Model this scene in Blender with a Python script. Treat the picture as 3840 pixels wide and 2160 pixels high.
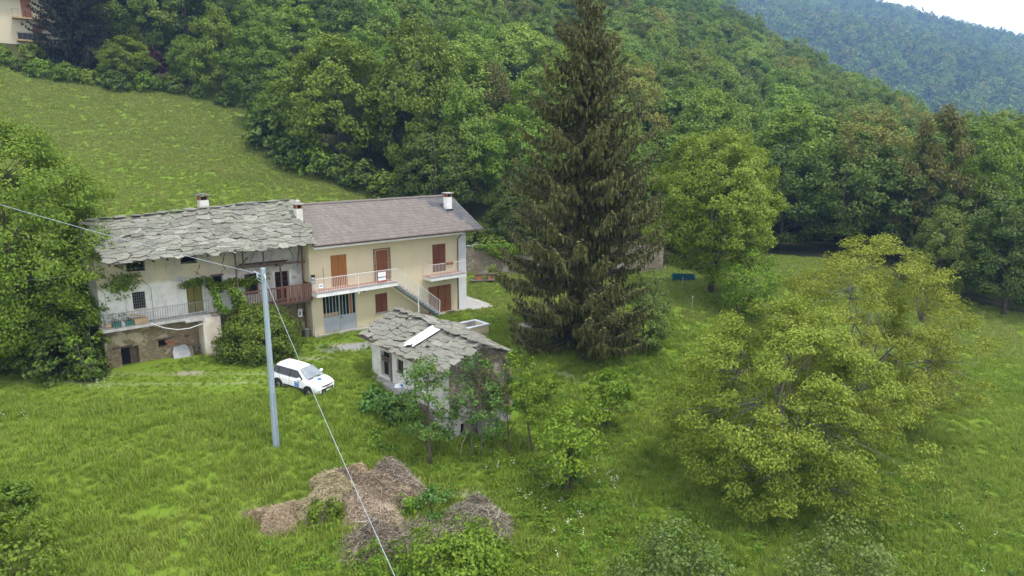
import bpy, bmesh, math, random
import numpy as np
from mathutils import Vector, Matrix, Euler

random.seed(7)
scene = bpy.context.scene
for o in list(bpy.data.objects):
    bpy.data.objects.remove(o, do_unlink=True)
COL = scene.collection
R = math.radians

# ---------------------------------------------------------------- camera, sky, sun, exposure
cam_data = bpy.data.cameras.new("camera")
cam_data.sensor_width = 36.0
cam_data.lens = 36.0 * 2600.0 / 3840.0
cam_data.clip_start = 0.1
cam_data.clip_end = 6000.0
cam = bpy.data.objects.new("camera", cam_data)
COL.objects.link(cam)
cam.location = (0.0, 0.0, 13.2)
cam.rotation_euler = (R(90.0 - 12.0), 0.0, 0.0)
scene.camera = cam

SUN_EL, SUN_AZ = R(66.0), R(118.0)      # azimuth clockwise from +Y: behind the camera, to the right
world = bpy.data.worlds.new("World")
scene.world = world
world.use_nodes = True
wn, wl = world.node_tree.nodes, world.node_tree.links
wn.clear()
w_out = wn.new("ShaderNodeOutputWorld")
w_bg = wn.new("ShaderNodeBackground")
w_bg.inputs["Strength"].default_value = 0.10
w_sky = wn.new("ShaderNodeTexSky")
w_sky.sky_type = 'NISHITA'
w_sky.sun_disc = False
w_sky.sun_elevation = SUN_EL
w_sky.sun_rotation = SUN_AZ
w_sky.altitude = 900
w_sky.air_density = 1.0
w_sky.dust_density = 2.0
w_tc = wn.new("ShaderNodeTexCoord")
w_map = wn.new("ShaderNodeMapping")
w_map.inputs["Scale"].default_value = (1.0, 1.0, 2.6)
w_noise = wn.new("ShaderNodeTexNoise")
w_noise.inputs["Scale"].default_value = 2.2
w_noise.inputs["Detail"].default_value = 6.0
w_ramp = wn.new("ShaderNodeValToRGB")
w_ramp.color_ramp.elements[0].position = 0.30
w_ramp.color_ramp.elements[0].color = (0.70, 0.70, 0.70, 1)
w_ramp.color_ramp.elements[1].position = 0.62
w_ramp.color_ramp.elements[1].color = (0.97, 0.97, 0.97, 1)
w_mix = wn.new("ShaderNodeMixRGB")
w_mix.inputs[2].default_value = (8.3, 8.55, 9.0, 1)     # the white cloud deck
wl.new(w_tc.outputs["Generated"], w_map.inputs["Vector"])
wl.new(w_map.outputs["Vector"], w_noise.inputs["Vector"])
wl.new(w_noise.outputs["Fac"], w_ramp.inputs["Fac"])
wl.new(w_ramp.outputs["Color"], w_mix.inputs[0])
wl.new(w_sky.outputs["Color"], w_mix.inputs[1])
wl.new(w_mix.outputs["Color"], w_bg.inputs["Color"])
wl.new(w_bg.outputs["Background"], w_out.inputs["Surface"])

sun_data = bpy.data.lights.new("sun", 'SUN')
sun_data.energy = 1.5
sun_data.angle = R(11.0)
sun_data.color = (1.0, 0.96, 0.89)
sun = bpy.data.objects.new("sun", sun_data)
COL.objects.link(sun)
sd = Vector((math.sin(SUN_AZ) * math.cos(SUN_EL), math.cos(SUN_AZ) * math.cos(SUN_EL), math.sin(SUN_EL)))
sun.rotation_euler = sd.to_track_quat('Z', 'Y').to_euler()

vs = scene.view_settings
vs.view_transform = 'Standard'
vs.look = 'None'
vs.exposure = 1.35
vs.gamma = 1.0
vs.use_curve_mapping = False
scene.render.engine = 'CYCLES'
cy = scene.cycles
cy.use_denoising = True
cy.use_adaptive_sampling = True
cy.adaptive_threshold = 0.02
cy.max_bounces = 6
cy.diffuse_bounces = 3
cy.glossy_bounces = 2
cy.transmission_bounces = 4
cy.transparent_max_bounces = 4
cy.volume_bounces = 0
cy.caustics_reflective = False
cy.caustics_refractive = False

# ---------------------------------------------------------------- the frame of the place
P0 = np.array([-13.6, 45.8])             # foot of the cream house's front wall, at its left end
PHI = R(40.6)                            # the facades run along this direction
U = np.array([math.cos(PHI), math.sin(PHI)])
V = np.array([-math.sin(PHI), math.cos(PHI)])   # uphill, behind the houses

def W2(u, v, z=0.0):
    p = P0 + u * U + v * V
    return (float(p[0]), float(p[1]), float(z))

XS = [-400, -120, -60, -45, -35, -25, -20, -17, -14, -11, -9, 9, 14, 30, 60, 80, 100, 200, 300, 500, 900]
ZS = [-30, -12, -6, -5, -4.2, -3.2, -2.5, -1.9, -1, -.2, 0, 0, 1.0, 6, 16, 23, 35, 90, 135, 150, 150]

def sstep(a, b, x):
    t = np.clip((x - a) / (b - a), 0, 1)
    return t * t * (3 - 2 * t)

def Ht(x, y):
    x = np.asarray(x, float); y = np.asarray(y, float)
    dx, dy = x - P0[0], y - P0[1]
    v = dx * V[0] + dy * V[1]; u = dx * U[0] + dy * U[1]
    z = np.interp(v, XS, ZS)
    g = sstep(150, 370, u - .9 * np.maximum(v, 0))
    z = z * (1 - g) - 45 * g
    near = np.exp(-((x / 90.0) ** 2 + ((y - 40) / 90.0) ** 2))
    lump = 0.07 * np.sin(x * .9 + 1.3 * np.sin(y * .37)) * np.sin(y * .8 + .7 * np.sin(x * .5)) + 0.12 * np.sin(x * .23 + 2) * np.sin(y * .19 + 1)
    lump = lump * near * np.where((v > -9.5) & (v < 8) & (u > -14) & (u < 17), 0.0, 1.0)
    z = z + lump
    z = z + 0.22 * np.exp(-(((u + 10.0) / 3.4) ** 2 + ((v - .9) / 1.3) ** 2))
    z = z + 2.5 * np.sin(x * .021 + 1) * np.sin(y * .027 + 2) * sstep(120, 260, y)
    # the mountain across the side valley
    ridge = 277.0 - 0.2 * (x - 810.0)
    s = np.clip((y - 560.0) / 1040.0, -0.4, 1.0)
    zm = -60.0 + s * (ridge + 60.0) - np.clip(y - 1600.0, 0, None) * 0.25
    zm = zm + 13 * np.sin(x * .007 + y * .004) * np.sin(y * .006 + 1.1) * sstep(560, 900, y)
    far = sstep(300, 520, u) * sstep(420, 700, y)
    return z * (1 - far) + np.maximum(zm, z) * far

def HT(x, y):
    return float(Ht(x, y))

# ---------------------------------------------------------------- object helpers
def tag(o, label=None, cat=None, group=None, kind=None):
    if label: o["label"] = label
    if cat: o["category"] = cat
    if group: o["group"] = group
    if kind: o["kind"] = kind
    return o

def link(o, parent=None):
    COL.objects.link(o)
    if parent is not None:
        o.parent = parent
    return o

def thing(name, label, cat, loc=(0, 0, 0), rotz=0.0, group=None):
    o = bpy.data.objects.new(name, None)
    o.empty_display_size = 0.2
    link(o)
    o.location = loc
    o.rotation_euler = (0, 0, rotz)
    return tag(o, label, cat, group)

def obj(name, mesh, m=None, parent=None, loc=None, rot=None, scale=None, kind=None):
    o = bpy.data.objects.new(name, mesh)
    if m is not None and mesh is not None and len(mesh.materials) == 0:
        mesh.materials.append(m)
    link(o, parent)
    if loc is not None: o.location = loc
    if rot is not None: o.rotation_euler = rot
    if scale is not None: o.scale = scale if hasattr(scale, '__len__') else (scale,) * 3
    if kind: o["kind"] = kind
    return o

def copy_tree(src, parent=None):
    c = src.copy()
    COL.objects.link(c)
    c.parent = parent
    for ch in list(src.children):
        copy_tree(ch, c)
    return c

class MB:
    """collects simple shapes into one mesh"""
    def __init__(s):
        s.v = []; s.f = []
    def add(s, vs, fs):
        n = len(s.v)
        s.v += [tuple(map(float, p)) for p in vs]
        s.f += [tuple(i + n for i in f) for f in fs]
        return s
    def box(s, x0, x1, y0, y1, z0, z1):
        return s.add([(x0, y0, z0), (x1, y0, z0), (x1, y1, z0), (x0, y1, z0), (x0, y0, z1), (x1, y0, z1), (x1, y1, z1), (x0, y1, z1)],
                     [(0, 3, 2, 1), (4, 5, 6, 7), (0, 1, 5, 4), (1, 2, 6, 5), (2, 3, 7, 6), (3, 0, 4, 7)])
    def bar(s, a, b, w, h=None, up=(0, 0, 1)):
        a = Vector(a); b = Vector(b); h = h or w
        d = (b - a).normalized(); upv = Vector(up)
        if abs(d.dot(upv)) > .98: upv = Vector((0, 1, 0))
        sx = d.cross(upv).normalized() * (w / 2); sy = sx.cross(d).normalized() * (h / 2)
        vs = [p + q for p in (a, b) for q in (-sx - sy, sx - sy, sx + sy, -sx + sy)]
        return s.add(vs, [(0, 1, 2, 3), (7, 6, 5, 4), (0, 4, 5, 1), (1, 5, 6, 2), (2, 6, 7, 3), (3, 7, 4, 0)])
    def tube(s, pts, r, n=6, cap=True):
        pts = [Vector(p) for p in pts]
        rs = r if hasattr(r, '__len__') else [r] * len(pts)
        vs = []
        for i, p in enumerate(pts):
            d = (pts[min(i + 1, len(pts) - 1)] - pts[max(i - 1, 0)])
            d = d.normalized() if d.length > 1e-9 else Vector((0, 0, 1))
            a = d.orthogonal().normalized() if abs(d.z) < .9 else Vector((1, 0, 0))
            a = (a - d * a.dot(d)).normalized()
            b = d.cross(a)
            for k in range(n):
                t = 2 * math.pi * k / n
                vs.append(p + (a * math.cos(t) + b * math.sin(t)) * rs[i])
        fs = []
        for i in range(len(pts) - 1):
            for k in range(n):
                fs.append((i * n + k, i * n + (k + 1) % n, (i + 1) * n + (k + 1) % n, (i + 1) * n + k))
        if cap:
            fs.append(tuple(range(n))[::-1]); fs.append(tuple((len(pts) - 1) * n + k for k in range(n)))
        return s.add(vs, fs)
    def cyl(s, c, r, h, n=16, r2=None):
        return s.tube([c, (c[0], c[1], c[2] + h)], [r, r if r2 is None else r2], n)
    def prism(s, poly, z0, z1):
        n = len(poly)
        vs = [(p[0], p[1], z0) for p in poly] + [(p[0], p[1], z1) for p in poly]
        return s.add(vs, [tuple(range(n))[::-1], tuple(range(n, 2 * n))] + [(i, (i + 1) % n, n + (i + 1) % n, n + i) for i in range(n)])
    def prism_x(s, poly, x0, x1):
        """poly in (y,z) pushed along x"""
        n = len(poly)
        vs = [(x0, p[0], p[1]) for p in poly] + [(x1, p[0], p[1]) for p in poly]
        return s.add(vs, [tuple(range(n)), tuple(range(n, 2 * n))[::-1]] + [(i, n + i, n + (i + 1) % n, (i + 1) % n) for i in range(n)])
    def quad(s, a, b, c, d):
        return s.add([a, b, c, d], [(0, 1, 2, 3)])
    def mesh(s, name, m=None, smooth=False):
        me = bpy.data.meshes.new(name)
        me.from_pydata(s.v, [], s.f)
        if smooth:
            for p in me.polygons: p.use_smooth = True
        if m is not None: me.materials.append(m)
        me.update()
        return me
    def build(s, name, m=None, parent=None, smooth=False, loc=None, rot=None, kind=None, bevel=0.0):
        o = obj(name, s.mesh(name, m, smooth), None, parent, loc, rot, None, kind)
        if bevel:
            b = o.modifiers.new("bevel", 'BEVEL'); b.width = bevel; b.segments = 2; b.limit_method = 'ANGLE'
        return o

def fast_mesh(name, verts, faces, m=None, smooth=False):
    """verts (n,3) array, faces (k,3) or (k,4) array"""
    me = bpy.data.meshes.new(name)
    verts = np.asarray(verts, np.float32); faces = np.asarray(faces, np.int32)
    k, c = faces.shape
    me.vertices.add(len(verts)); me.vertices.foreach_set("co", verts.ravel())
    me.loops.add(k * c); me.loops.foreach_set("vertex_index", faces.ravel())
    me.polygons.add(k)
    me.polygons.foreach_set("loop_start", np.arange(0, k * c, c, dtype=np.int32))
    if smooth: me.polygons.foreach_set("use_smooth", np.ones(k, bool))
    me.update(calc_edges=True)
    if m is not None: me.materials.append(m)
    return me

# ---------------------------------------------------------------- materials
def nt(name):
    m = bpy.data.materials.new(name); m.use_nodes = True
    n, l = m.node_tree.nodes, m.node_tree.links
    b = n["Principled BSDF"]
    return m, n, l, b

def coords(n, l, scale=(1, 1, 1), which="Object"):
    tc = n.new("ShaderNodeTexCoord"); mp = n.new("ShaderNodeMapping")
    mp.inputs["Scale"].default_value = scale
    l.new(tc.outputs[which], mp.inputs["Vector"])
    return mp.outputs["Vector"]

def noise(n, l, vec, scale, detail=4.0, rough=.55):
    t = n.new("ShaderNodeTexNoise"); t.inputs["Scale"].default_value = scale
    t.inputs["Detail"].default_value = detail; t.inputs["Roughness"].default_value = rough
    l.new(vec, t.inputs["Vector"])
    return t.outputs["Fac"]

def ramp(n, l, fac, stops):
    r = n.new("ShaderNodeValToRGB"); e = r.color_ramp.elements
    while len(e) < len(stops): e.new(0.5)
    for i, (p, c) in enumerate(stops):
        e[i].position = p; e[i].color = (c[0], c[1], c[2], 1) if hasattr(c, '__len__') else (c, c, c, 1)
    l.new(fac, r.inputs["Fac"])
    return r.outputs["Color"]

def mixc(n, l, fac, a, b, mode='MIX'):
    x = n.new("ShaderNodeMixRGB"); x.blend_type = mode
    for i, q in ((0, fac), (1, a), (2, b)):
        if hasattr(q, 'links'): l.new(q, x.inputs[i])
        elif i == 0: x.inputs[0].default_value = q
        else: x.inputs[i].default_value = (q[0], q[1], q[2], 1)
    return x.outputs[0]

def math_n(n, l, op, a, b=None):
    x = n.new("ShaderNodeMath"); x.operation = op
    for i, q in ((0, a), (1, b)):
        if q is None: continue
        if hasattr(q, 'links'): l.new(q, x.inputs[i])
        else: x.inputs[i].default_value = q
    return x.outputs[0]

def bump(n, l, b, fac, strength=.4, dist=.02):
    k = n.new("ShaderNodeBump"); k.inputs["Strength"].default_value = strength; k.inputs["Distance"].default_value = dist
    l.new(fac, k.inputs["Height"]); l.new(k.outputs["Normal"], b.inputs["Normal"])

def pmat(name, c1, c2=None, scale=3.0, rough=.8, bmp=0.0, bscale=None, spec=.3, metal=0.0, objvar=0.0, stretch=(1, 1, 1)):
    m, n, l, b = nt(name)
    c2 = c2 or tuple(x * .8 for x in c1)
    vec = coords(n, l, stretch)
    f = noise(n, l, vec, scale, 5.0)
    col = ramp(n, l, f, [(.32, c1), (.68, c2)])
    if objvar:
        oi = n.new("ShaderNodeObjectInfo"); h = n.new("ShaderNodeHueSaturation")
        l.new(col, h.inputs["Color"])
        l.new(math_n(n, l, 'ADD', math_n(n, l, 'MULTIPLY', oi.outputs["Random"], objvar), 1 - objvar / 2), h.inputs["Value"])
        col = h.outputs["Color"]
    l.new(col, b.inputs["Base Color"])
    b.inputs["Roughness"].default_value = rough; b.inputs["Specular IOR Level"].default_value = spec; b.inputs["Metallic"].default_value = metal
    if bmp: bump(n, l, b, noise(n, l, vec, bscale or scale * 4, 6.0), bmp)
    return m

def leafmat(name, cols, trans=.35, objvar=.25, hue=.03):
    """cols: dark to light; each leaf takes its own tone, each plant its own shift"""
    m, n, l, b = nt(name)
    g = n.new("ShaderNodeNewGeometry"); oi = n.new("ShaderNodeObjectInfo")
    k = len(cols)
    col = ramp(n, l, g.outputs["Random Per Island"], [(i / max(1, k - 1), c) for i, c in enumerate(cols)])
    h = n.new("ShaderNodeHueSaturation")
    l.new(col, h.inputs["Color"])
    l.new(math_n(n, l, 'ADD', math_n(n, l, 'MULTIPLY', oi.outputs["Random"], objvar), 1 - objvar / 2), h.inputs["Value"])
    rr = math_n(n, l, 'FRACT', math_n(n, l, 'MULTIPLY', oi.outputs["Random"], 7.31))
    l.new(math_n(n, l, 'ADD', math_n(n, l, 'MULTIPLY', rr, hue), .5 - hue / 2), h.inputs["Hue"])
    l.new(h.outputs["Color"], b.inputs["Base Color"])
    b.inputs["Roughness"].default_value = .55; b.inputs["Specular IOR Level"].default_value = .25
    tr = n.new("ShaderNodeBsdfTranslucent"); mx = n.new("ShaderNodeMixShader")
    l.new(h.outputs["Color"], tr.inputs["Color"]); mx.inputs[0].default_value = trans
    l.new(b.outputs[0], mx.inputs[1]); l.new(tr.outputs[0], mx.inputs[2])
    l.new(mx.outputs[0], n["Material Output"].inputs["Surface"])
    return m

M = {}
def cream_mat():
    m, n, l, b = nt('cream_render')
    vec = coords(n, l)
    c = ramp(n, l, noise(n, l, vec, .7, 5), [(.32, (.68, .585, .40)), (.68, (.62, .53, .355))])
    st = noise(n, l, coords(n, l, (4, 4, .35)), 1.4, 5)
    c = mixc(n, l, ramp(n, l, st, [(.54, 0), (.78, .4)]), c, (.46, .40, .285))
    sp = n.new("ShaderNodeSeparateXYZ"); l.new(vec, sp.inputs[0])
    foot = ramp(n, l, math_n(n, l, 'ADD', sp.outputs["Z"], math_n(n, l, 'MULTIPLY', noise(n, l, vec, 2.2, 5), .7)), [(.35, .8), (.75, 0)])
    c = mixc(n, l, foot, c, (.50, .42, .33))
    l.new(c, b.inputs["Base Color"]); b.inputs["Roughness"].default_value = .92; b.inputs["Specular IOR Level"].default_value = .15
    bump(n, l, b, noise(n, l, vec, 60, 3), .25)
    return m
M['cream'] = cream_mat()
M['white_paint'] = pmat('white_paint', (.78, .77, .74), (.66, .66, .64), 2.5, .7)
M['pale_wall'] = pmat('pale_wall', (.66, .67, .68), (.54, .55, .56), 1.4, .85)
M['concrete'] = pmat('concrete', (.42, .41, .38), (.27, .265, .25), 2.2, .95, .3, 30)
M['apron'] = pmat('apron_concrete', (.40, .385, .35), (.28, .27, .25), 1.2, .95, .2, 25)
M['grey_stone'] = pmat('stair_stone', (.36, .37, .37), (.24, .245, .25), 3, .8)
M['terracotta'] = pmat('terracotta_tiles', (.36, .17, .12), (.27, .125, .09), 6, .7)
M['shutter_orange'] = pmat('orange_wood', (.36, .145, .035), (.27, .10, .025), 2.4, .5, .15, 40, .4, stretch=(6, 6, .5))
M['shutter_red'] = pmat('red_brown_wood', (.185, .060, .034), (.14, .045, .027), 2.4, .5, .15, 40, .4, stretch=(6, 6, .5))
M['shutter_brown'] = pmat('brown_wood', (.27, .098, .038), (.195, .070, .028), 2.4, .5, .15, 40, .4, stretch=(6, 6, .5))
M['door_maroon'] = pmat('maroon_wood', (.10, .02, .016), (.06, .013, .012), 3, .45)
M['gate_grey'] = pmat('grey_metal_paint', (.40, .43, .47), (.35, .375, .41), 1.5, .5)
M['rail_white'] = pmat('rail_white', (.72, .73, .73), (.60, .60, .59), 4, .5)
M['rail_iron'] = pmat('rail_iron', (.23, .235, .22), (.14, .14, .13), 6, .7)
M['iron_brown'] = pmat('brown_iron', (.19, .115, .07), (.13, .075, .045), 6, .6)
M['copper_brown'] = pmat('brown_gutter', (.13, .075, .055), (.10, .06, .045), 3, .5)
M['old_wood'] = pmat('weathered_wood', (.15, .105, .075), (.075, .05, .038), 3, .9, .4, 30, stretch=(8, 8, .7))
M['red_wood'] = pmat('red_weathered_wood', (.15, .078, .052), (.085, .045, .032), 3, .85, .4, 30, stretch=(8, 8, .7), objvar=.6)
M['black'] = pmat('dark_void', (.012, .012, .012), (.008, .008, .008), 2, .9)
M['galv'] = pmat('galvanised_pole', (.36, .43, .50), (.28, .345, .41), 2.2, .45, 0, None, .5, 0.35, stretch=(3, 3, .35))
M['cable'] = pmat('cable_white', (.46, .50, .55), (.25, .30, .38), 30, .5)
M['bark'] = pmat('bark', (.115, .09, .065), (.055, .045, .035), 5, .95, .6, 25, stretch=(2, 2, .5))
M['bark_grey'] = pmat('bark_grey', (.20, .18, .15), (.10, .09, .075), 5, .95, .6, 25, stretch=(2, 2, .5))
M['white_car'] = pmat('white_car_paint', (.80, .80, .79), (.78, .78, .77), 1, .22, 0, None, .5)
M['black_plastic'] = pmat('black_plastic', (.022, .022, .023), (.016, .016, .017), 8, .6)
M['rubber'] = pmat('rubber', (.018, .018, .018), (.012, .012, .012), 8, .9)
M['alloy'] = pmat('alloy', (.45, .46, .47), (.38, .39, .40), 4, .35, 0, None, .5, .8)
M['blue_sign'] = pmat('blue_sticker', (.01, .13, .50), (.01, .12, .47), 2, .4)
M['tail_red'] = pmat('tail_red', (.30, .015, .012), (.25, .012, .01), 3, .2)
M['white_sheet'] = pmat('white_sheet', (.86, .87, .88), (.80, .81, .83), 2, .55)
M['green_crate'] = pmat('green_crate', (.015, .12, .085), (.012, .09, .065), 3, .5)
M['cardboard'] = pmat('cardboard', (.42, .30, .16), (.34, .24, .125), 3, .9)
M['brick'] = pmat('brick', (.36, .16, .09), (.27, .11, .06), 4, .9, objvar=.3)
M['board_blue'] = pmat('blue_tub', (.012, .10, .14), (.01, .075, .11), 3, .4)
M['sign_white'] = pmat('sign_white', (.84, .84, .84), (.80, .80, .80), 2, .5)
M['sign_red'] = pmat('sign_red', (.42, .055, .03), (.36, .05, .03), 2, .5)
M['sign_ink'] = pmat('sign_ink', (.02, .045, .16), (.02, .04, .14), 2, .5)
M['tin_grey'] = pmat('tin_grey', (.40, .41, .42), (.30, .31, .32), 3, .5)

def glass_mat(name, tint, rough=.06):
    m, n, l, b = nt(name)
    b.inputs["Base Color"].default_value = (*tint, 1)
    b.inputs["Roughness"].default_value = rough
    b.inputs["Specular IOR Level"].default_value = .6
    f = noise(n, l, coords(n, l), 1.5, 2.0)
    l.new(ramp(n, l, f, [(.3, tint), (.7, tuple(t * .7 for t in tint))]), b.inputs["Base Color"])
    return m
M['glass_dark'] = glass_mat('dark_glass', (.012, .015, .017))
M['glass_car'] = glass_mat('car_side_glass', (.012, .014, .014), .04)
M['glass_sky_grey'] = glass_mat('windscreen_sky_grey', (.22, .25, .27), .05)  # grey tint paints the reflected sky into the windscreen's colour
M['lamp_clear'] = glass_mat('headlight', (.62, .64, .66), .12)

# lichen-covered slate, its own tone on every slab
def slate_mat(name, base, tints):
    m, n, l, b = nt(name)
    oi = n.new("ShaderNodeObjectInfo")
    tc = n.new("ShaderNodeTexCoord"); ad = n.new("ShaderNodeVectorMath"); ad.operation = 'ADD'
    sc = n.new("ShaderNodeVectorMath"); sc.operation = 'SCALE'; sc.inputs["Scale"].default_value = 40
    cb = n.new("ShaderNodeCombineXYZ")
    for i in range(3): l.new(oi.outputs["Random"], cb.inputs[i])
    l.new(cb.outputs[0], sc.inputs[0]); l.new(tc.outputs["Object"], ad.inputs[0]); l.new(sc.outputs[0], ad.inputs[1])
    vec = ad.outputs[0]
    tone = ramp(n, l, oi.outputs["Random"], tints)
    f1 = noise(n, l, vec, 3.0, 6, .65)
    c = mixc(n, l, ramp(n, l, f1, [(.35, 0), (.7, 1)]), tone, base)
    f2 = noise(n, l, vec, 9.0, 4, .6)
    c = mixc(n, l, ramp(n, l, f2, [(.56, 0), (.66, .75)]), c, (.34, .345, .26))      # pale lichen
    f3 = noise(n, l, vec, 5.0, 4, .6)
    c = mixc(n, l, ramp(n, l, f3, [(.58, 0), (.70, .7)]), c, (.075, .07, .06))
    l.new(c, b.inputs["Base Color"]); b.inputs["Roughness"].default_value = .85; b.inputs["Specular IOR Level"].default_value = .25
    bump(n, l, b, noise(n, l, vec, 14, 6), .5, .02)
    return m
M['slate'] = slate_mat('lichen_slate', (.155, .155, .122), [(0, (.085, .085, .075)), (.3, (.150, .152, .122)), (.6, (.215, .215, .170)), (.85, (.165, .148, .136)), (1, (.33, .32, .275))])
M['slate_shed'] = slate_mat('lichen_slate_brown', (.175, .170, .138), [(0, (.11, .106, .094)), (.4, (.200, .198, .162)), (.75, (.155, .132, .112)), (1, (.29, .285, .24))])

def tile_mat(name, c1, c2, c3):
    m, n, l, b = nt(name)
    g = n.new("ShaderNodeNewGeometry")
    vec = coords(n, l)
    c = ramp(n, l, g.outputs["Random Per Island"], [(0, c1), (.5, c2), (1, c3)])
    f = noise(n, l, vec, 1.1, 5)
    c = mixc(n, l, ramp(n, l, f, [(.4, 0), (.75, .55)]), c, (.185, .168, .150))
    l.new(c, b.inputs["Base Color"]); b.inputs["Roughness"].default_value = .85
    return m
M['tile_brown'] = tile_mat('brown_roof_tile', (.165, .138, .120), (.145, .122, .108), (.195, .166, .146))
M['tile_dark'] = tile_mat('dark_roof_tile', (.075, .075, .085), (.09, .088, .095), (.06, .062, .07))

# old plaster: beige wash above, white wash at the living floor, stains and patches
def plaster_old():
    m, n, l, b = nt('old_plaster')
    tc = n.new("ShaderNodeTexCoord"); sp = n.new("ShaderNodeSeparateXYZ")
    l.new(tc.outputs["Object"], sp.inputs[0])
    vec = tc.outputs["Object"]
    n1 = noise(n, l, vec, .9, 5); n2 = noise(n, l, vec, 3.5, 6, .65)
    edge = math_n(n, l, 'ADD', sp.outputs["Z"], math_n(n, l, 'MULTIPLY', math_n(n, l, 'SUBTRACT', n1, .5), .9))
    band = ramp(n, l, math_n(n, l, 'DIVIDE', edge, 10.0), [(.478, 0), (.500, 1)])
    white = ramp(n, l, n2, [(.35, (.66, .645, .60)), (.70, (.52, .505, .455))])
    beige = ramp(n, l, n1, [(.30, (.50, .43, .27)), (.55, (.43, .385, .28)), (.72, (.36, .33, .27))])
    c = mixc(n, l, band, white, beige)
    right = ramp(n, l, math_n(n, l, 'MULTIPLY', math_n(n, l, 'ADD', sp.outputs["X"], 6.0), .2), [(.18, 0), (.42, 1)])
    grey = ramp(n, l, n2, [(.35, (.50, .47, .40)), (.70, (.33, .315, .27))])
    lower = ramp(n, l, math_n(n, l, 'DIVIDE', edge, 10.0), [(.35, .45), (.50, 1)])
    c = mixc(n, l, math_n(n, l, 'MULTIPLY', right, lower), c, grey)
    st = noise(n, l, coords(n, l, (3, 3, .45)), 1.6, 5)
    c = mixc(n, l, ramp(n, l, st, [(.55, 0), (.72, .55)]), c, (.27, .24, .18))
    l.new(c, b.inputs["Base Color"]); b.inputs["Roughness"].default_value = .95; b.inputs["Specular IOR Level"].default_value = .15
    bump(n, l, b, n2, .35, .03)
    return m
M['plaster_old'] = plaster_old()

def rubble(name, stone, mortar, plast, cover=.5, scale=5.0):
    """thin courses of rubble with plaster still on parts of it"""
    m, n, l, b = nt(name)
    vec = coords(n, l, (1, 1, 3.2))
    vo = n.new("ShaderNodeTexVoronoi"); vo.feature = 'DISTANCE_TO_EDGE'; vo.inputs["Scale"].default_value = scale
    vc = n.new("ShaderNodeTexVoronoi"); vc.inputs["Scale"].default_value = scale
    wob = n.new("ShaderNodeVectorMath"); wob.operation = 'ADD'
    nz = n.new("ShaderNodeTexNoise"); nz.inputs["Scale"].default_value = 3; l.new(vec, nz.inputs["Vector"])
    sv = n.new("ShaderNodeVectorMath"); sv.operation = 'SCALE'; sv.inputs["Scale"].default_value = .25
    l.new(nz.outputs["Color"], sv.inputs[0]); l.new(vec, wob.inputs[0]); l.new(sv.outputs[0], wob.inputs[1])
    for t in (vo, vc): l.new(wob.outputs[0], t.inputs["Vector"])
    sx = n.new("ShaderNodeSeparateXYZ"); l.new(vc.outputs["Color"], sx.inputs[0])
    st = ramp(n, l, sx.outputs[0], [(0, stone[0]), (.5, stone[1]), (1, stone[2])])
    c = mixc(n, l, ramp(n, l, vo.outputs["Distance"], [(.02, 0), (.10, 1)]), mortar, st)
    pl = noise(n, l, coords(n, l), .8, 6, .6)
    mask = ramp(n, l, pl, [(cover, 0), (cover + .05, 1)])
    pc = ramp(n, l, noise(n, l, coords(n, l), 4, 5), [(.35, plast), (.7, tuple(x * .75 for x in plast))])
    c = mixc(n, l, mask, c, pc)
    l.new(c, b.inputs["Base Color"]); b.inputs["Roughness"].default_value = .95
    hgt = mixc(n, l, mask, ramp(n, l, vo.outputs["Distance"], [(0, 0), (.15, .8)]), (.9, .9, .9))
    bump(n, l, b, hgt, .9, .05)
    return m
ST = [(.33, .25, .15), (.25, .185, .11), (.40, .32, .20)]
M['rubble_low'] = rubble('rubble_lower_wall', ST, (.20, .155, .09), (.44, .37, .24), .52, 4.5)
M['rubble_garden'] = rubble('rubble_garden_wall', [(.30, .245, .165), (.22, .18, .125), (.37, .31, .22)], (.15, .125, .09), (.40, .37, .31), .55, 3.2)
M['rubble_shed'] = rubble('rubble_shed_wall', [(.29, .24, .17), (.21, .175, .13), (.35, .31, .24)], (.14, .12, .09), (.46, .45, .42), .50, 4.0)
M['plaster_white'] = pmat('white_worn_plaster', (.66, .655, .62), (.46, .43, .37), 1.7, .95, .3, 12)
M['plaster_pier'] = pmat('pier_plaster', (.62, .58, .52), (.44, .37, .28), 1.3, .95, .4, 9)
# ---------------------------------------------------------------- land cover in plan (u along the houses, v uphill)
def to_uv(x, y):
    dx = np.asarray(x, float) - P0[0]; dy = np.asarray(y, float) - P0[1]
    return dx * U[0] + dy * U[1], dx * V[0] + dy * V[1]

EU = [-200, 2, 16, 27, 24, 18, 17.2]
def forest_edge(u):
    """v above which the wood begins"""
    return np.interp(u, [-200, 0, 8, 20, 25, 26, 30, 38, 39, 55, 58, 61, 75, 90],
                        [84, 82, 77, 73, 66, 34, 24, 10, 1, -2, -8, -30, -34, -60])

def is_forest(u, v):
    return v > forest_edge(u)

def seg_dist(x, y, pts):
    d = np.full(np.shape(x), 1e9)
    for (ax, ay), (bx, by) in zip(pts[:-1], pts[1:]):
        ex, ey = bx - ax, by - ay
        t = np.clip(((x - ax) * ex + (y - ay) * ey) / (ex * ex + ey * ey), 0, 1)
        d = np.minimum(d, np.hypot(x - ax - t * ex, y - ay - t * ey))
    return d

RUT_A = [(-45, 39.4), (-29.7, 38.5), (-22.5, 38.0), (-17.3, 38.2), (-13.9, 38.3)]
RUT_B = [(-45, 37.3), (-28.4, 36.7), (-22.5, 36.4), (-16, 36.5), (-13.9, 36.9)]
MEADOW_PATH = [(-75, 66), (-53.4, 82.7), (-48.6, 90), (-44.7, 98), (-37.3, 110)]

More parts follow.
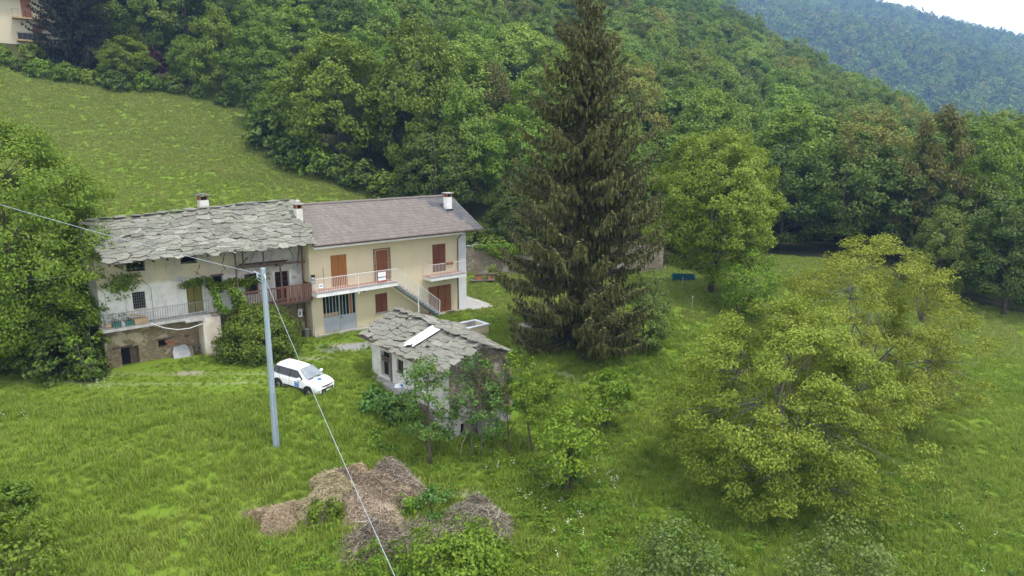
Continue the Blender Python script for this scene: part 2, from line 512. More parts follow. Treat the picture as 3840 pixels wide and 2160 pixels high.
def bareness(x, y):
    b = np.exp(-(seg_dist(x, y, RUT_A) / .40) ** 2) * .45
    b = np.maximum(b, np.exp(-(seg_dist(x, y, RUT_B) / .36) ** 2) * .5)
    w = .5 + .5 * np.sin(x * .6 + 1.0)
    b = np.maximum(b, np.exp(-(seg_dist(x, y, MEADOW_PATH) / .40) ** 2) * (.1 + .55 * w))
    for (cx, cy_, rx, ry, k) in ((-10.6, 43.6, 2.2, 1.0, 1.0), (-12.2, 41.2, 1.5, .5, .7), (-18.7, 38.3, 1.2, .5, .9), (-9.6, 26.0, 1.7, 1.1, .7),
                                 (-6.3, 27.8, 2.6, 2.2, .8), (-1.4, 26.6, 1.8, 1.1, .7), (-2.4, 28.9, 1.8, .7, .6), (3.6, 41.2, 1.5, .9, .5),
                                 (-29, 41, 4.0, 1.6, .85), (-6.3, 36.6, .7, 1.0, .6)):
        b = np.maximum(b, k * np.exp(-(((x - cx) / rx) ** 2 + ((y - cy_) / ry) ** 2)))
    return np.clip(b, 0, 1)

def axis(lo, a, b, hi, step, grow):
    mid = list(np.arange(a, b + 1e-6, step)); left = []; right = []
    s = step; p = a
    while p > lo: s *= grow; p -= s; left.append(p)
    s = step; p = b
    while p < hi: s *= grow; p += s; right.append(p)
    return np.array(left[::-1] + mid + right)

gx = axis(-380, -34, 34, 1700, .4, 1.07)
gy = axis(-90, 17, 62, 1720, .4, 1.07)
GX, GY = np.meshgrid(gx, gy)
GZ = Ht(GX, GY)
nx_, ny_ = len(gx), len(gy)
gv = np.stack([GX.ravel(), GY.ravel(), GZ.ravel()], 1)
ii = np.arange(nx_ * ny_).reshape(ny_, nx_)
gf = np.stack([ii[:-1, :-1].ravel(), ii[:-1, 1:].ravel(), ii[1:, 1:].ravel(), ii[1:, :-1].ravel()], 1)

def ground_mat():
    m, n, l, b = nt('meadow_ground')
    vec = coords(n, l)
    f1 = noise(n, l, vec, .16, 6, .6); f2 = noise(n, l, vec, 1.3, 6, .65); f3 = noise(n, l, vec, 9, 4, .7)
    c = ramp(n, l, f1, [(.25, (.112, .185, .016)), (.5, (.130, .200, .019)), (.8, (.148, .208, .027))])
    c = mixc(n, l, ramp(n, l, f2, [(.35, 0), (.7, .45)]), c, (.090, .155, .011))
    c = mixc(n, l, ramp(n, l, f3, [(.45, 0), (.75, .5)]), c, (.125, .14, .04))
    a1 = n.new("ShaderNodeAttribute"); a1.attribute_name = "bare"
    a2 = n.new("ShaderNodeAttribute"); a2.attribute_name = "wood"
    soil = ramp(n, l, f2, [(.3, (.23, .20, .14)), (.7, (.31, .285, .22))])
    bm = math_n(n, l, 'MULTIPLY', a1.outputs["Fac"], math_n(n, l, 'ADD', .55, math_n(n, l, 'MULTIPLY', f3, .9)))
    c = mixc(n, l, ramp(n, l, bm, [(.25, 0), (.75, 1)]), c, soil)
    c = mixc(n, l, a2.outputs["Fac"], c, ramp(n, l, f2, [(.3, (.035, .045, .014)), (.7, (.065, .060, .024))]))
    l.new(c, b.inputs["Base Color"]); b.inputs["Roughness"].default_value = 1.0; b.inputs["Specular IOR Level"].default_value = .1
    bump(n, l, b, f3, .6, .06)
    return m
M['ground'] = ground_mat()
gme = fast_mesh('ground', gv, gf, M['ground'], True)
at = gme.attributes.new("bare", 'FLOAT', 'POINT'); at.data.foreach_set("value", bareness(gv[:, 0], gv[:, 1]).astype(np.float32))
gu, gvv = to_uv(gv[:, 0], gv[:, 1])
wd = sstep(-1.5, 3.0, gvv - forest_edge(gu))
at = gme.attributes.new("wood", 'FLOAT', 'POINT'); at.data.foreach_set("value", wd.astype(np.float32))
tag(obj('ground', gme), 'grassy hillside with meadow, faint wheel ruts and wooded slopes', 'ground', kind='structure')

# concrete apron and plinth strip round the cream house
ap = MB().prism([(3.2, -.42), (13.0, -.42), (13.0, -1.15), (14.4, -1.12), (15.3, -.9), (15.9, 6.0), (13.06, 6.0), (13.06, -.02), (3.2, -.02)], -.25, .05)
o = ap.build('concrete_apron', M['apron'], None, loc=W2(0, 0, 0), rot=(0, 0, PHI)); tag(o, 'cracked pale concrete apron around the right end of the cream house', 'apron', kind='structure')
o = MB().prism([(-.02, -.35), (3.19, -.40), (3.19, -.02), (-.02, -.02)], -.25, .12).build('doorstep_strip', M['apron'], None, loc=W2(0, 0, 0), rot=(0, 0, PHI)); tag(o, 'concrete strip at the foot of the garage gate', 'pavement', kind='structure')
rng = np.random.default_rng(3)
pts = [(math.cos(t) * 2.0 * (1 + .25 * math.sin(3 * t + 1)), math.sin(t) * .75 * (1 + .2 * math.sin(4 * t))) for t in np.linspace(0, 2 * math.pi, 26)[:-1]]
M['gravel'] = pmat('grey_gravel', (.30, .29, .28), (.19, .185, .175), 22, .95, .7, 60)
o = MB().prism(pts, -.1, .015).build('gravel_path', M['gravel'], None, loc=(-10.6, 43.4, .0), rot=(0, 0, PHI)); tag(o, 'small grey gravel patch before the garage gate', 'gravel', kind='structure')

# ---------------------------------------------------------------- a wall sheet with rectangular openings
def wall_sheet(mb, x0, x1, z0, z1, holes, y, depth):
    """front face at y (facing -y), openings with reveals going back by depth"""
    xs = sorted({x0, x1, *[h[0] for h in holes], *[h[1] for h in holes]})
    zs = sorted({z0, z1, *[h[2] for h in holes], *[h[3] for h in holes]})
    for a, b in zip(xs[:-1], xs[1:]):
        for c, d in zip(zs[:-1], zs[1:]):
            mx_, mz_ = (a + b) / 2, (c + d) / 2
            if any(h[0] < mx_ < h[1] and h[2] < mz_ < h[3] for h in holes): continue
            mb.quad((a, y, c), (b, y, c), (b, y, d), (a, y, d))
    for h in holes:
        a, b, c, d = h
        y2 = y + depth
        mb.quad((a, y, c), (a, y2, c), (a, y2, d), (a, y, d))
        mb.quad((b, y2, c), (b, y, c), (b, y, d), (b, y2, d))
        mb.quad((a, y, d), (a, y2, d), (b, y2, d), (b, y, d))
        mb.quad((a, y2, c), (a, y, c), (b, y, c), (b, y2, c))
    return mb

def rail_bars(parent, name, m, a, b, z0, z1, step, w=.018):
    """upright bars, each its own object, along a-b (in the parent's frame)"""
    a = Vector(a); b = Vector(b); L = (b - a).length
    k = max(1, int(L / step))
    me = MB().box(-w / 2, w / 2, -w / 2, w / 2, 0, 1).mesh(name, m)
    for i in range(k + 1):
        p = a.lerp(b, i / k)
        zz0 = z0 if not hasattr(z0, '__len__') else z0[0] + (z0[1] - z0[0]) * i / k
        zz1 = z1 if not hasattr(z1, '__len__') else z1[0] + (z1[1] - z1[0]) * i / k
        obj(name, me, None, parent, (p.x, p.y, zz0), None, (1, 1, zz1 - zz0))

# slate slabs: a few outlines shared by all the slabs
def slab_meshes(m, n, seed, th=(.022, .045)):
    r = random.Random(seed); out = []
    for k in range(n):
        c = r.choice((5, 5, 6, 7, 8)); poly = []
        for i in range(c):
            t = 2 * math.pi * (i + r.uniform(-.38, .38)) / c + r.uniform(0, 1)
            q = max(abs(math.cos(t)), abs(math.sin(t))) ** .75
            poly.append((.5 * math.cos(t) / q * r.uniform(.78, 1.08), .5 * math.sin(t) / q * r.uniform(.78, 1.08)))
        mb = MB(); h = r.uniform(*th)
        nn = len(poly)
        vs = [(p[0], p[1], 0) for p in poly] + [(p[0] * .97, p[1] * .97, h + r.uniform(-.012, .012)) for p in poly]
        mb.add(vs, [tuple(range(nn))[::-1], tuple(range(nn, 2 * nn))] + [(i, (i + 1) % nn, nn + (i + 1) % nn, nn + i) for i in range(nn)])
        out.append(mb.mesh('slate_slab', m))
    return out

def lay_slabs(parent, meshes, rows, w, face, seed, length, jit=.12, lift=.03, sag=None):
    """face(s,t): s 0..1 along the eave, t 0..1 eave to ridge -> point; slabs overlap upwards"""
    r = random.Random(seed); cnt = 0
    for k in range(rows):
        t = (k + .35) / rows
        L = (Vector(face(1, t)) - Vector(face(0, t))).length
        s = r.uniform(-.3, .2) * w / L
        while s < 1.0:
            ww = w * r.uniform(.7, 1.35)
            sc = s + ww * .5 / L
            if sc > 1.0 + .1 * w / L: break
            tt = t + r.uniform(-jit, jit) / rows * 2
            tt = min(max(tt, .02 / rows), 1.0)
            p = Vector(face(min(sc, 1), tt))
            e = (Vector(face(1, tt)) - Vector(face(0, tt))).normalized()
            up = (Vector(face(min(sc, 1), min(tt + .05, 1.05))) - Vector(face(min(sc, 1), tt - .05))).normalized()
            nrm = e.cross(up).normalized()
            if nrm.z < 0: nrm = -nrm
            tilt = r.uniform(.04, .13); 
            up2 = (up * math.cos(tilt) - nrm * math.sin(tilt)).normalized()     # the lower end rides on the row below
            n2 = e.cross(up2).normalized()
            if n2.z < 0: n2 = -n2
            mt = Matrix((e, up2, n2)).transposed().to_4x4()
            mt = mt @ Matrix.Rotation(r.uniform(-.3, .3) + (math.pi if r.random() < .5 else 0), 4, 'Z')
            o = bpy.data.objects.new('slate_slab', r.choice(meshes))
            link(o, parent)
            o.matrix_basis = Matrix.Translation(p + nrm * (lift + r.uniform(0, .03))) @ mt @ Matrix.Diagonal((ww * 1.28, length * r.uniform(.85, 1.2), r.uniform(.8, 1.3), 1))
            s += ww * .93 / L; cnt += 1
    return cnt
# ================================================================ the old farmhouse
FH = thing('stone_farmhouse', 'long old farmhouse with a lichen-grey stone slab roof and stained plaster', 'house', W2(0, 0, 0), PHI)
holes = [(-10.7, -9.72, 5.70, 6.34), (-7.74, -6.78, 5.83, 6.43), (-10.57, -9.88, 3.46, 4.48), (-7.58, -6.64, 2.74, 4.51),
         (-6.03, -5.36, 3.75, 4.86), (-4.0, -3.15, 3.35, 4.74), (-2.0, -1.05, 2.74, 4.65)]
mb = MB(); wall_sheet(mb, -12.3, -.01, 2.6, 7.65, holes, 1.0, .32)
RZ = lambda u: 8.63 + (u + 11.4) * (9.18 - 8.63) / 11.8          # ridge height along the roof
mb.quad((-12.3, 6.2, 2.6), (-12.3, 1.0, 2.6), (-12.3, 1.0, 7.5), (-12.3, 6.2, 6.9))
mb.add([(-12.3, 1.0, 7.5), (-12.3, 3.1, RZ(-12.3) - .15), (-12.3, 6.2, 6.9)], [(0, 1, 2)])
mb.quad((-.01, 6.2, -.5), (-12.3, 6.2, -.5), (-12.3, 6.2, 6.9), (-.01, 6.2, 6.9))
mb.build('wall', M['plaster_old'], FH)
mb = MB(); wall_sheet(mb, -12.3, -.01, -.6, 2.6, [(-11.5, -10.55, .0, 1.27), (-9.46, -8.95, .92, 1.36)], 1.0, .45)
mb.quad((-12.3, 6.2, -.6), (-12.3, 1.0, -.6), (-12.3, 1.0, 2.6), (-12.3, 6.2, 2.6))
mb.build('lower_wall', M['rubble_low'], FH)
MB().quad((-12.28, 1.0, 2.62), (-.02, 1.0, 2.62), (-.02, 6.2, 2.62), (-12.28, 6.2, 2.62)).build('floor', M['old_wood'], FH)
# backing behind the openings (dark rooms)
MB().box(-12.2, -.1, 2.2, 2.24, -.5, 7.3).build('inner_wall', M['old_wood'], FH)
# roof: a carrying deck and the slabs
def oldf(s, t):
    u = -12.15 + s * 12.3
    v = -1.1 + t * 4.2
    sg = -.07 * math.sin(math.pi * s) * math.sin(math.pi * t) + .05 * math.sin(7 * s + 3 * t)
    return (u, v, 6.60 + t * (RZ(u) - 6.60) + sg)
roof = None
mb = MB()
N_ = 12
for i in range(N_):
    for j in range(5):
        a = [oldf(i / N_, j / 5), oldf((i + 1) / N_, j / 5), oldf((i + 1) / N_, (j + 1) / 5), oldf(i / N_, (j + 1) / 5)]
        mb.quad(*[(p[0], p[1], p[2] - .03) for p in a])
mb.quad((-12.15, 7.0, 6.75), (.15, 7.0, 6.75), (.15, 3.1, RZ(.15) - .03), (-12.15, 3.1, RZ(-12.15) - .03)[:3])
roof = mb.build('roof', M['slate'], FH)
for k in range(17):                                        # rafters under the deep eave
    u = -11.9 + k * .74
    z0 = 6.60 - .12
    MB().bar((u, -1.0, z0 + .02), (u, 1.05, z0 + 2.05 * (RZ(u) - 6.6) / 4.2), .10, .13).build('rafter', M['old_wood'], roof)
sm = slab_meshes(M['slate'], 16, 5, (.022, .045))
nsl = lay_slabs(roof, sm, 17, .76, oldf, 11, .60, .22)
mb = MB(); rr = random.Random(2)
for k in range(150):                                       # back slope, out of sight: joined
    u = rr.uniform(-11.9, -.1); t = rr.random()
    z = RZ(u) - .02 - t * (RZ(u) - 6.75)
    mb.bar((u, 3.1 + t * 3.9, z + .06), (u, 3.1 + t * 3.9 + .55, z + .06 - .55 * .55), .8, .05)
mb.build('back_slabs', M['slate'], roof, kind='stuff')
for k in range(16):                                        # ridge slabs
    u = -11.8 + k * .78
    o = obj('ridge_slab', sm[k % 12], None, roof, (u, 3.08, RZ(u) + .06 + rr.uniform(0, .03)), (rr.uniform(-.15, .15), rr.uniform(-.06, .06), rr.uniform(-.3, .3)), (.95, .62, 1.0))
# chimneys
def chimney(parent, u, v, zb, zt, w, d, shaft, capm, hood=True):
    ch = MB().box(u - w / 2, u + w / 2, v - d / 2, v + d / 2, zb, zt).build('chimney', shaft, parent)
    for sx in (-1, 1):
        for sy in (-1, 1):
            MB().box(u + sx * (w / 2 - .05) - .05, u + sx * (w / 2 - .05) + .05, v + sy * (d / 2 - .05) - .05, v + sy * (d / 2 - .05) + .05, zt, zt + .28).build('chimney_post', M['brick'], ch)
    MB().box(u - w / 2 + .1, u + w / 2 - .1, v - d / 2 + .1, v + d / 2 - .1, zt, zt + .2).build('flue', M['black'], ch)
    MB().prism([(u - w * .75, v - d * .72), (u + w * .7, v - d * .78), (u + w * .78, v + d * .7), (u - w * .7, v + d * .75)], zt + .285, zt + .345).build('chimney_cap', capm, ch)
    return ch
c1 = chimney(roof, -5.17, 4.2, 8.3, 9.40, .58, .5, M['plaster_white'], M['slate'])
MB().prism([(-5.45, 4.0), (-4.95, 3.98), (-4.9, 4.4), (-5.4, 4.42)], 9.76, 9.83).build('cap_stone', M['slate'], c1)
c2 = chimney(roof, .05, 1.35, 7.4, 8.72, .44, .46, M['plaster_white'], M['concrete'])
MB().tube([(.05, 1.35, 9.06), (.05, 1.35, 9.22), (.05, 1.35, 9.32)], [.2, .19, .05], 10).build('cowl', M['concrete'], c2)
MB().box(-.24, .34, 1.05, 1.62, 7.72, 7.80).build('flashing', M['black'], c2)
# openings
def grille(parent, a, b, c, d, y, nx, nz, m, w=.016):
    for i in range(1, nx):
        x = a + (b - a) * i / nx; MB().box(x - w / 2, x + w / 2, y, y + w, c, d).build('bar', m, parent)
    for i in range(1, nz):
        z = c + (d - c) * i / nz; MB().box(a, b, y - w, y, z - w / 2, z + w / 2).build('bar', m, parent)
wi = MB().box(-10.57, -9.88, 1.24, 1.27, 3.46, 4.48).build('window', M['black'], FH); grille(wi, -10.57, -9.88, 3.47, 4.47, 1.08, 6, 6, M['rail_iron'])
MB().box(-10.62, -9.80, .97, 1.24, 3.38, 3.455).build('sill', M['plaster_white'], wi)
M['door_moss'] = pmat('moss_green_door', (.135, .15, .035), (.20, .15, .045), 3.2, .8, .3, 20)
dg = MB().box(-7.56, -7.125, 1.16, 1.21, 2.75, 4.5).build('door', M['door_moss'], FH); dg['label'] = 'mossy green plank door at the stone balcony'
MB().box(-7.095, -6.66, 1.16, 1.21, 2.75, 4.5).build('door_leaf', M['door_moss'], dg)
for (a, b) in ((-7.50, -7.18), (-7.04, -6.72)):
    for (c, d) in ((2.85, 3.55), (3.68, 4.38)):
        MB().box(a, b, 1.135, 1.162, c, d).build('panel', M['door_moss'], dg)
wb = MB().box(-6.03, -5.36, 1.28, 1.31, 3.75, 4.86).build('window', M['glass_dark'], FH)
MB().box(-6.1, -5.3, .96, 1.05, 4.87, 4.98).build('lintel', M['old_wood'], wb)
for z in (3.77, 4.3, 4.82): MB().box(-6.02, -5.37, 1.24, 1.28, z - .03, z + .03).build('frame', M['old_wood'], wb)
wc = MB().box(-4.0, -3.15, 1.28, 1.31, 3.35, 4.74).build('window', M['glass_dark'], FH)
for x in (-3.97, -3.575, -3.18): MB().box(x - .03, x + .03, 1.24, 1.28, 3.36, 4.73).build('frame', M['door_maroon'], wc)
MB().box(-3.94, -3.61, 1.25, 1.275, 3.36, 4.7).build('shutter', M['old_wood'], wc)
dr = MB().box(-2.0, -1.05, 1.22, 1.27, 2.74, 4.65).build('door', M['door_maroon'], FH); dr['label'] = 'dark maroon glazed door on the wooden balcony'
for i in range(3):
    for j in range(3):
        x = -1.93 + i * .285
        MB().box(x, x + .235, 1.195, 1.222, 3.62 + j * .33, 3.91 + j * .33).build('pane', M['glass_dark'], dr)
for i in range(2): MB().box(-1.93 + i * .43, -1.55 + i * .43, 1.195, 1.222, 2.84, 3.5).build('panel', M['door_maroon'], dr)
MB().box(-.97, -.87, .975, 1.0, 2.74, 4.72).build('door_surround', M['plaster_white'], dr)
MB().box(-2.14, -2.03, .975, 1.0, 2.74, 4.72).build('door_surround', M['plaster_white'], dr)
MB().box(-3.12, -2.98, .975, 1.0, 3.3, 4.72).build('window_surround', M['plaster_white'], wc)
# cellar door, half open, its darkness a black sheet, and a broken vent
ld = MB().box(-11.5, -10.55, 1.42, 1.45, .0, 1.27).build('cellar_dark_sheet', M['black'], FH)
for i in range(4): MB().box(-11.0 + i * .11, -10.90 + i * .11, 1.2, 1.24, .03, 1.2).build('plank', M['old_wood'], ld)
MB().box(-11.95, -10.9, .93, 1.02, 1.28, 1.38).build('lintel', M['old_wood'], ld)
hv = MB().box(-9.46, -8.95, 1.40, 1.43, .92, 1.36).build('vent_dark_sheet', M['black'], FH)  # black sheet stands in for the dark behind the vent
MB().box(-9.52, -8.55, .93, 1.02, 1.36, 1.46).build('lintel', M['old_wood'], hv)
for k, (u, z) in enumerate(((-8.88, 1.0), (-8.66, 1.02), (-8.78, 1.17), (-8.6, 1.2), (-9.0, 1.22), (-8.5, 1.08))):
    MB().box(u - .1, u + .1, .955, .998, z - .06, z + .06).build('brick', M['brick'], FH)
MB().box(-7.95, -7.68, .96, .998, 1.30, 1.42).build('beam_end', M['old_wood'], FH)
for (u, z) in ((-8.0, 6.2), (-9.4, 6.32), (-11.3, 6.1)):
    MB().box(u, u + .14, .9, 1.0, z, z + .13).build('beam_end', M['old_wood'], FH)
# attic openings: a black sheet in each paints the darkness of the room; a ragged sill each
for (a, b, z) in ((-10.7, -9.72, 5.70), (-7.74, -6.78, 5.83)):
    v_ = MB().box(a, b, 1.55, 1.58, z, z + .64).build('attic_dark_sheet', M['black'], FH)
    MB().bar((a + .05, .985, z + .02), (b - .05, .985, z - .015), .06, .05).build('sill', M['plaster_old'], v_)
# cracks in the plaster
rk = random.Random(4)
for (u, z0, z1) in ((-3.05, 6.5, 5.5), (-.85, 6.3, 5.4), (-5.1, 6.4, 5.2), (-6.7, 5.7, 5.1), (-5.3, 5.2, 4.9)):
    pts = []; x = u
    for i in range(7):
        pts.append((x, .992, z0 + (z1 - z0) * i / 6)); x += rk.uniform(-.14, .12)
    MB().tube(pts, [.012 + rk.uniform(0, .012) for _ in pts], 4).build('crack', M['black'], FH)
M['bare_render'] = pmat('bare_render', (.40, .39, .37), (.29, .28, .26), 4, .95, .4, 16)
for k, (u, z, w, h) in enumerate(((-.55, 5.05, .26, .5), (-.35, 4.6, .22, .4), (-.7, 4.15, .3, .12), (-.42, 5.6, .2, .3), (-7.9, 4.95, .5, .16))):
    poly = [(math.cos(t) * w * rk.uniform(.7, 1.1), math.sin(t) * h * rk.uniform(.7, 1.1)) for t in np.linspace(0, 2 * math.pi, 10)[:-1]]
    vs = [(u + p[0], .996 + .0005 * k, z + p[1]) for p in poly]
    MB().add(vs, [tuple(range(len(vs)))[::-1]]).build('bare_patch', M['bare_render'], FH)
# stone-slab balcony with its iron railing
sb = MB().prism([(-12.5, 0.0), (-9.9, .02), (-8.2, -.03), (-7.2, .0), (-6.55, -.05), (-6.55, .995), (-12.5, .995)], 2.55, 2.70).build('stone_balcony', M['concrete'], FH)
for u in (-12.2, -11.1, -9.9, -8.9, -7.9): MB().box(u - .08, u + .08, .15, 1.0, 2.42, 2.548).build('bracket', M['old_wood'], sb)
MB().box(-8.1, -7.0, -.22, .55, 2.46, 2.545).build('edge_slab', M['concrete'], sb)
rl = MB().bar((-12.45, .05, 3.58), (-6.6, .05, 3.58), .035, .025).build('iron_railing', M['rail_iron'], FH)
MB().bar((-12.45, .05, 2.78), (-6.6, .05, 2.78), .03, .02).build('lower_rail', M['rail_iron'], rl)
MB().bar((-12.45, .05, 3.38), (-9.75, .05, 3.38), .025, .02).build('middle_rail', M['rail_iron'], rl)
rail_bars(rl, 'bar', M['rail_iron'], (-12.4, .05, 0), (-6.65, .05, 0), 2.7, 3.58, .135, .016)
for k in range(7):
    u = -12.2 + k * .36
    MB().tube([(u + .09 * math.cos(t), .05, 3.48 + .055 * math.sin(t)) for t in np.linspace(.2, 5.2, 9)], .008, 4).build('scroll', M['rail_iron'], rl)
for (u, top) in ((-12.12, 4.8), (-9.75, 4.8), (-6.77, 4.95)):
    MB().tube([(u, .05, 2.6), (u, .05, top), (u - .15, .35, top + .25), (u - .25, .98, top + .38)], .017, 6).build('iron_rod', M['rail_iron'], rl)
# pier under the balcony's end
MB().prism([(-7.12, -.12), (-6.05, -.08), (-6.0, .995), (-7.1, .995)], -.4, 2.545).build('pier', M['plaster_pier'], FH)
# wooden balcony
wbk = MB().box(-4.6, -.12, -.3, .995, 2.62, 2.72).build('wooden_balcony', M['old_wood'], FH)
MB().bar((-4.55, -.3, 3.82), (-.06, -.3, 3.84), .07, .09).build('hand_rail', M['red_wood'], wbk)
MB().bar((-4.55, -.31, 2.78), (-.06, -.31, 2.78), .06, .09).build('lower_rail', M['red_wood'], wbk)
k = 0; u = -4.5
me_s = MB().box(-.022, .022, -.02, .02, 2.8, 3.80).mesh('slat', M['red_wood'])
while u < -1.95:
    obj('slat', me_s, None, wbk, (u, -.32, 0)); u += .155
me_b = MB().box(-.07, .07, -.012, .012, 2.72, 3.82).mesh('board', M['red_wood'])
u = -1.82
while u < -.05:
    obj('board', me_b, None, wbk, (u, -.345 + rk.uniform(-.008, .008), rk.uniform(-.02, .02)), (0, rk.uniform(-.015, .015), 0)); u += .158
for v in np.arange(-.2, .9, .16): obj('board', me_b, None, wbk, (-.06, v, rk.uniform(-.02, .02)), (0, 0, math.pi / 2))
for u, z0, z1 in ((-4.88, 2.5, 6.45), (-2.06, 2.62, 5.4), (-3.13, 5.3, 6.5)):
    MB().bar((u, -.24, z0), (u - .03, -.24, z1), .08, .08).build('post', M['old_wood'], wbk)
sh = MB().tube([(-4.75, .2, 5.42), (-3.6, .18, 5.40), (-2.2, .2, 5.36), (-1.0, .2, 5.30), (-.2, .22, 5.27)], [.09, .1, .09, .07, .06], 7).build('timber_beam', M['old_wood'], FH)
for i in range(4): MB().bar((-4.6 + i * .1, .25 + i * .17, 5.47), (-1.5 + i * .12, .25 + i * .17, 5.42), .15, .03).build('plank', M['old_wood'], sh)
MB().bar((-4.55, .6, 5.2), (-3.95, .25, 5.95), .09).build('brace', M['old_wood'], sh)
MB().bar((-4.3, .15, 5.3), (-4.28, .18, 6.5), .08).build('hanger', M['old_wood'], sh)
MB().bar((-.72, .2, 5.1), (-.5, .2, 6.5), .07).build('hanger', M['old_wood'], sh)
MB().box(-2.15, -1.75, .1, .9, 5.18, 5.28).build('beam_end', M['old_wood'], sh)
# corner downpipe, meter box and cables at the seam of the two houses
MB().tube([(-.14, .75, 6.9), (-.14, .82, 2.7), (-.12, .86, -.1)], .045, 8).build('downpipe', M['copper_brown'], FH)
MB().tube([(-.62, .93, 2.6), (-.62, .93, 1.9), (-.55, .92, 1.3), (-.4, .9, .6), (-.3, .9, .2)], .025, 6).build('cable', M['black_plastic'], FH)
mt_ = MB().box(-.62, -.32, .84, .995, 1.36, 1.92).build('meter_box', M['white_paint'], FH)
MB().box(-.54, -.46, .825, .84, 1.5, 1.75).build('meter_window', M['black_plastic'], mt_)
MB().box(-.28, -.17, .85, .995, 1.42, 1.68).build('switch_box', M['black_plastic'], FH)

# things that lie about on and under the balcony
def small(name, mb, m, label, cat, u, v, z, rot=0, group=None, parts=()):
    t = thing(name, label, cat, W2(u, v, z), PHI + rot, group)
    mb.build(name + '_body', m, t)
    for (pn, pm, pmat_) in parts: pm.build(pn, pmat_, t)
    return t
small('bottle_crate', MB().box(-.2, .2, -.15, .15, 0, .30), M['green_crate'], 'dark green bottle crate left of its twin on the stone balcony', 'crate', -11.65, .35, 2.705, 0, None,
      [('bottle', MB().tube([(-.1 + .1 * i, 0, .05), (-.1 + .1 * i, 0, .33), (-.1 + .1 * i, 0, .45)], [.035, .035, .012], 7), M['glass_dark']) for i in range(3)] + [('rim', MB().box(-.21, .21, -.16, -.15, .26, .31), M['green_crate'])])
small('bottle_crate', MB().box(-.2, .2, -.15, .15, 0, .30), M['green_crate'], 'dark green bottle crate right of its twin, beside the cardboard box', 'crate', -11.02, .35, 2.705, .1, None,
      [('bottle', MB().tube([(-.1 + .1 * i, 0, .05), (-.1 + .1 * i, 0, .33), (-.1 + .1 * i, 0, .45)], [.035, .035, .012], 7), M['glass_dark']) for i in range(3)])
small('plastic_can', MB().box(-.1, .1, -.08, .08, 0, .28), M['tin_grey'], 'pale grey plastic can between the two green crates', 'can', -11.34, .3, 2.705, 0, None, [('cap', MB().cyl((-.04, 0, .28), .03, .06, 8), M['white_paint'])])
small('plastic_bag', MB().tube([(0, 0, 0), (0, 0, .14), (.02, 0, .27), (.03, 0, .33)], [.12, .17, .12, .03], 8), M['cardboard'], 'yellowish bag left of the green crates on the balcony', 'bag', -12.1, .3, 2.705, 0, None, [('knot', MB().tube([(.03, 0, .33), (.06, 0, .4)], [.03, .06], 6), M['cardboard'])])
small('cardboard_box', MB().box(-.36, .36, -.2, .2, 0, .36), M['cardboard'], 'open cardboard box with planks leaning on it on the stone balcony', 'box', -10.42, .35, 2.705, .05, None,
      [('flap', MB().bar((-.36, -.2, .36), (-.36, .2, .36), .2, .01, (1, 0, 1)), M['cardboard'])])
small('timber_planks', MB().bar((-.45, -.1, .55), (.38, .02, .38), .14, .03), M['cardboard'], 'pale planks leaning across the cardboard box', 'planks', -10.55, .38, 2.76, 0, None,
      [('plank', MB().bar((-.4, .06, .62), (.25, .1, .40), .12, .03), M['cardboard'])])
small('board_sheet', MB().add([(-.5, 0, 0), (.52, .0, -.05), (.42, .28, .70), (.25, .32, .84), (-.38, .32, .78), (-.5, .22, .5)], [(0, 1, 2, 3, 4, 5)]).add([(-.5, .03, 0), (.52, .03, -.05), (.42, .31, .70), (.25, .35, .84), (-.38, .35, .78), (-.5, .25, .5)], [(5, 4, 3, 2, 1, 0)]), M['grey_stone'], 'pale grey board leaning on the rubble wall under the stone balcony', 'board', -8.3, .45, .06)
wf = thing('window_frame', 'weathered wooden window frame leaning on the wall beside the pale board', 'window frame', W2(-7.42, .45, .04), PHI)
for (a, b) in (((-.26, 0, 0), (-.26, .3, .72)), ((.26, 0, 0), (.26, .3, .72)), ((-.3, .01, .04), (.3, .01, .04)), ((-.3, .29, .70), (.3, .29, .70)), ((0, .14, .36), (.0, .3, .7))):
    MB().bar(a, b, .08, .05).build('rail', M['bark_grey'], wf)
MB().bar((-.42, .0, 0), (-.32, .32, .72), .14, .03).build('board', M['bark_grey'], wf)
tr_ = MB().tube([(-.24, 0, 0), (-.24, 0, .5)], [.17, .2], 14).mesh('bin_body', M['tin_grey'])
wbn = thing('metal_drum', 'dark rusty drum at the seam of the two houses', 'drum', W2(-.25, .45, .0), PHI)
MB().tube([(0, 0, 0), (0, 0, .25), (0, 0, .55)], [.19, .2, .2], 14).build('drum_body', M['rail_iron'], wbn); MB().tube([(0, 0, .55), (0, 0, .575)], [.21, .21], 14).build('lid', M['concrete'], wbn)
hs = MB().tube([W2(-9.95, .03, 2.72), W2(-9.3, -.06, 2.35), W2(-8.6, -.1, 2.12), W2(-7.9, -.1, 2.08), W2(-7.15, -.16, 2.25)], .022, 6).build('hanging_hose', M['white_paint']); tag(hs, 'pale hose hanging slack below the stone balcony', 'hose')

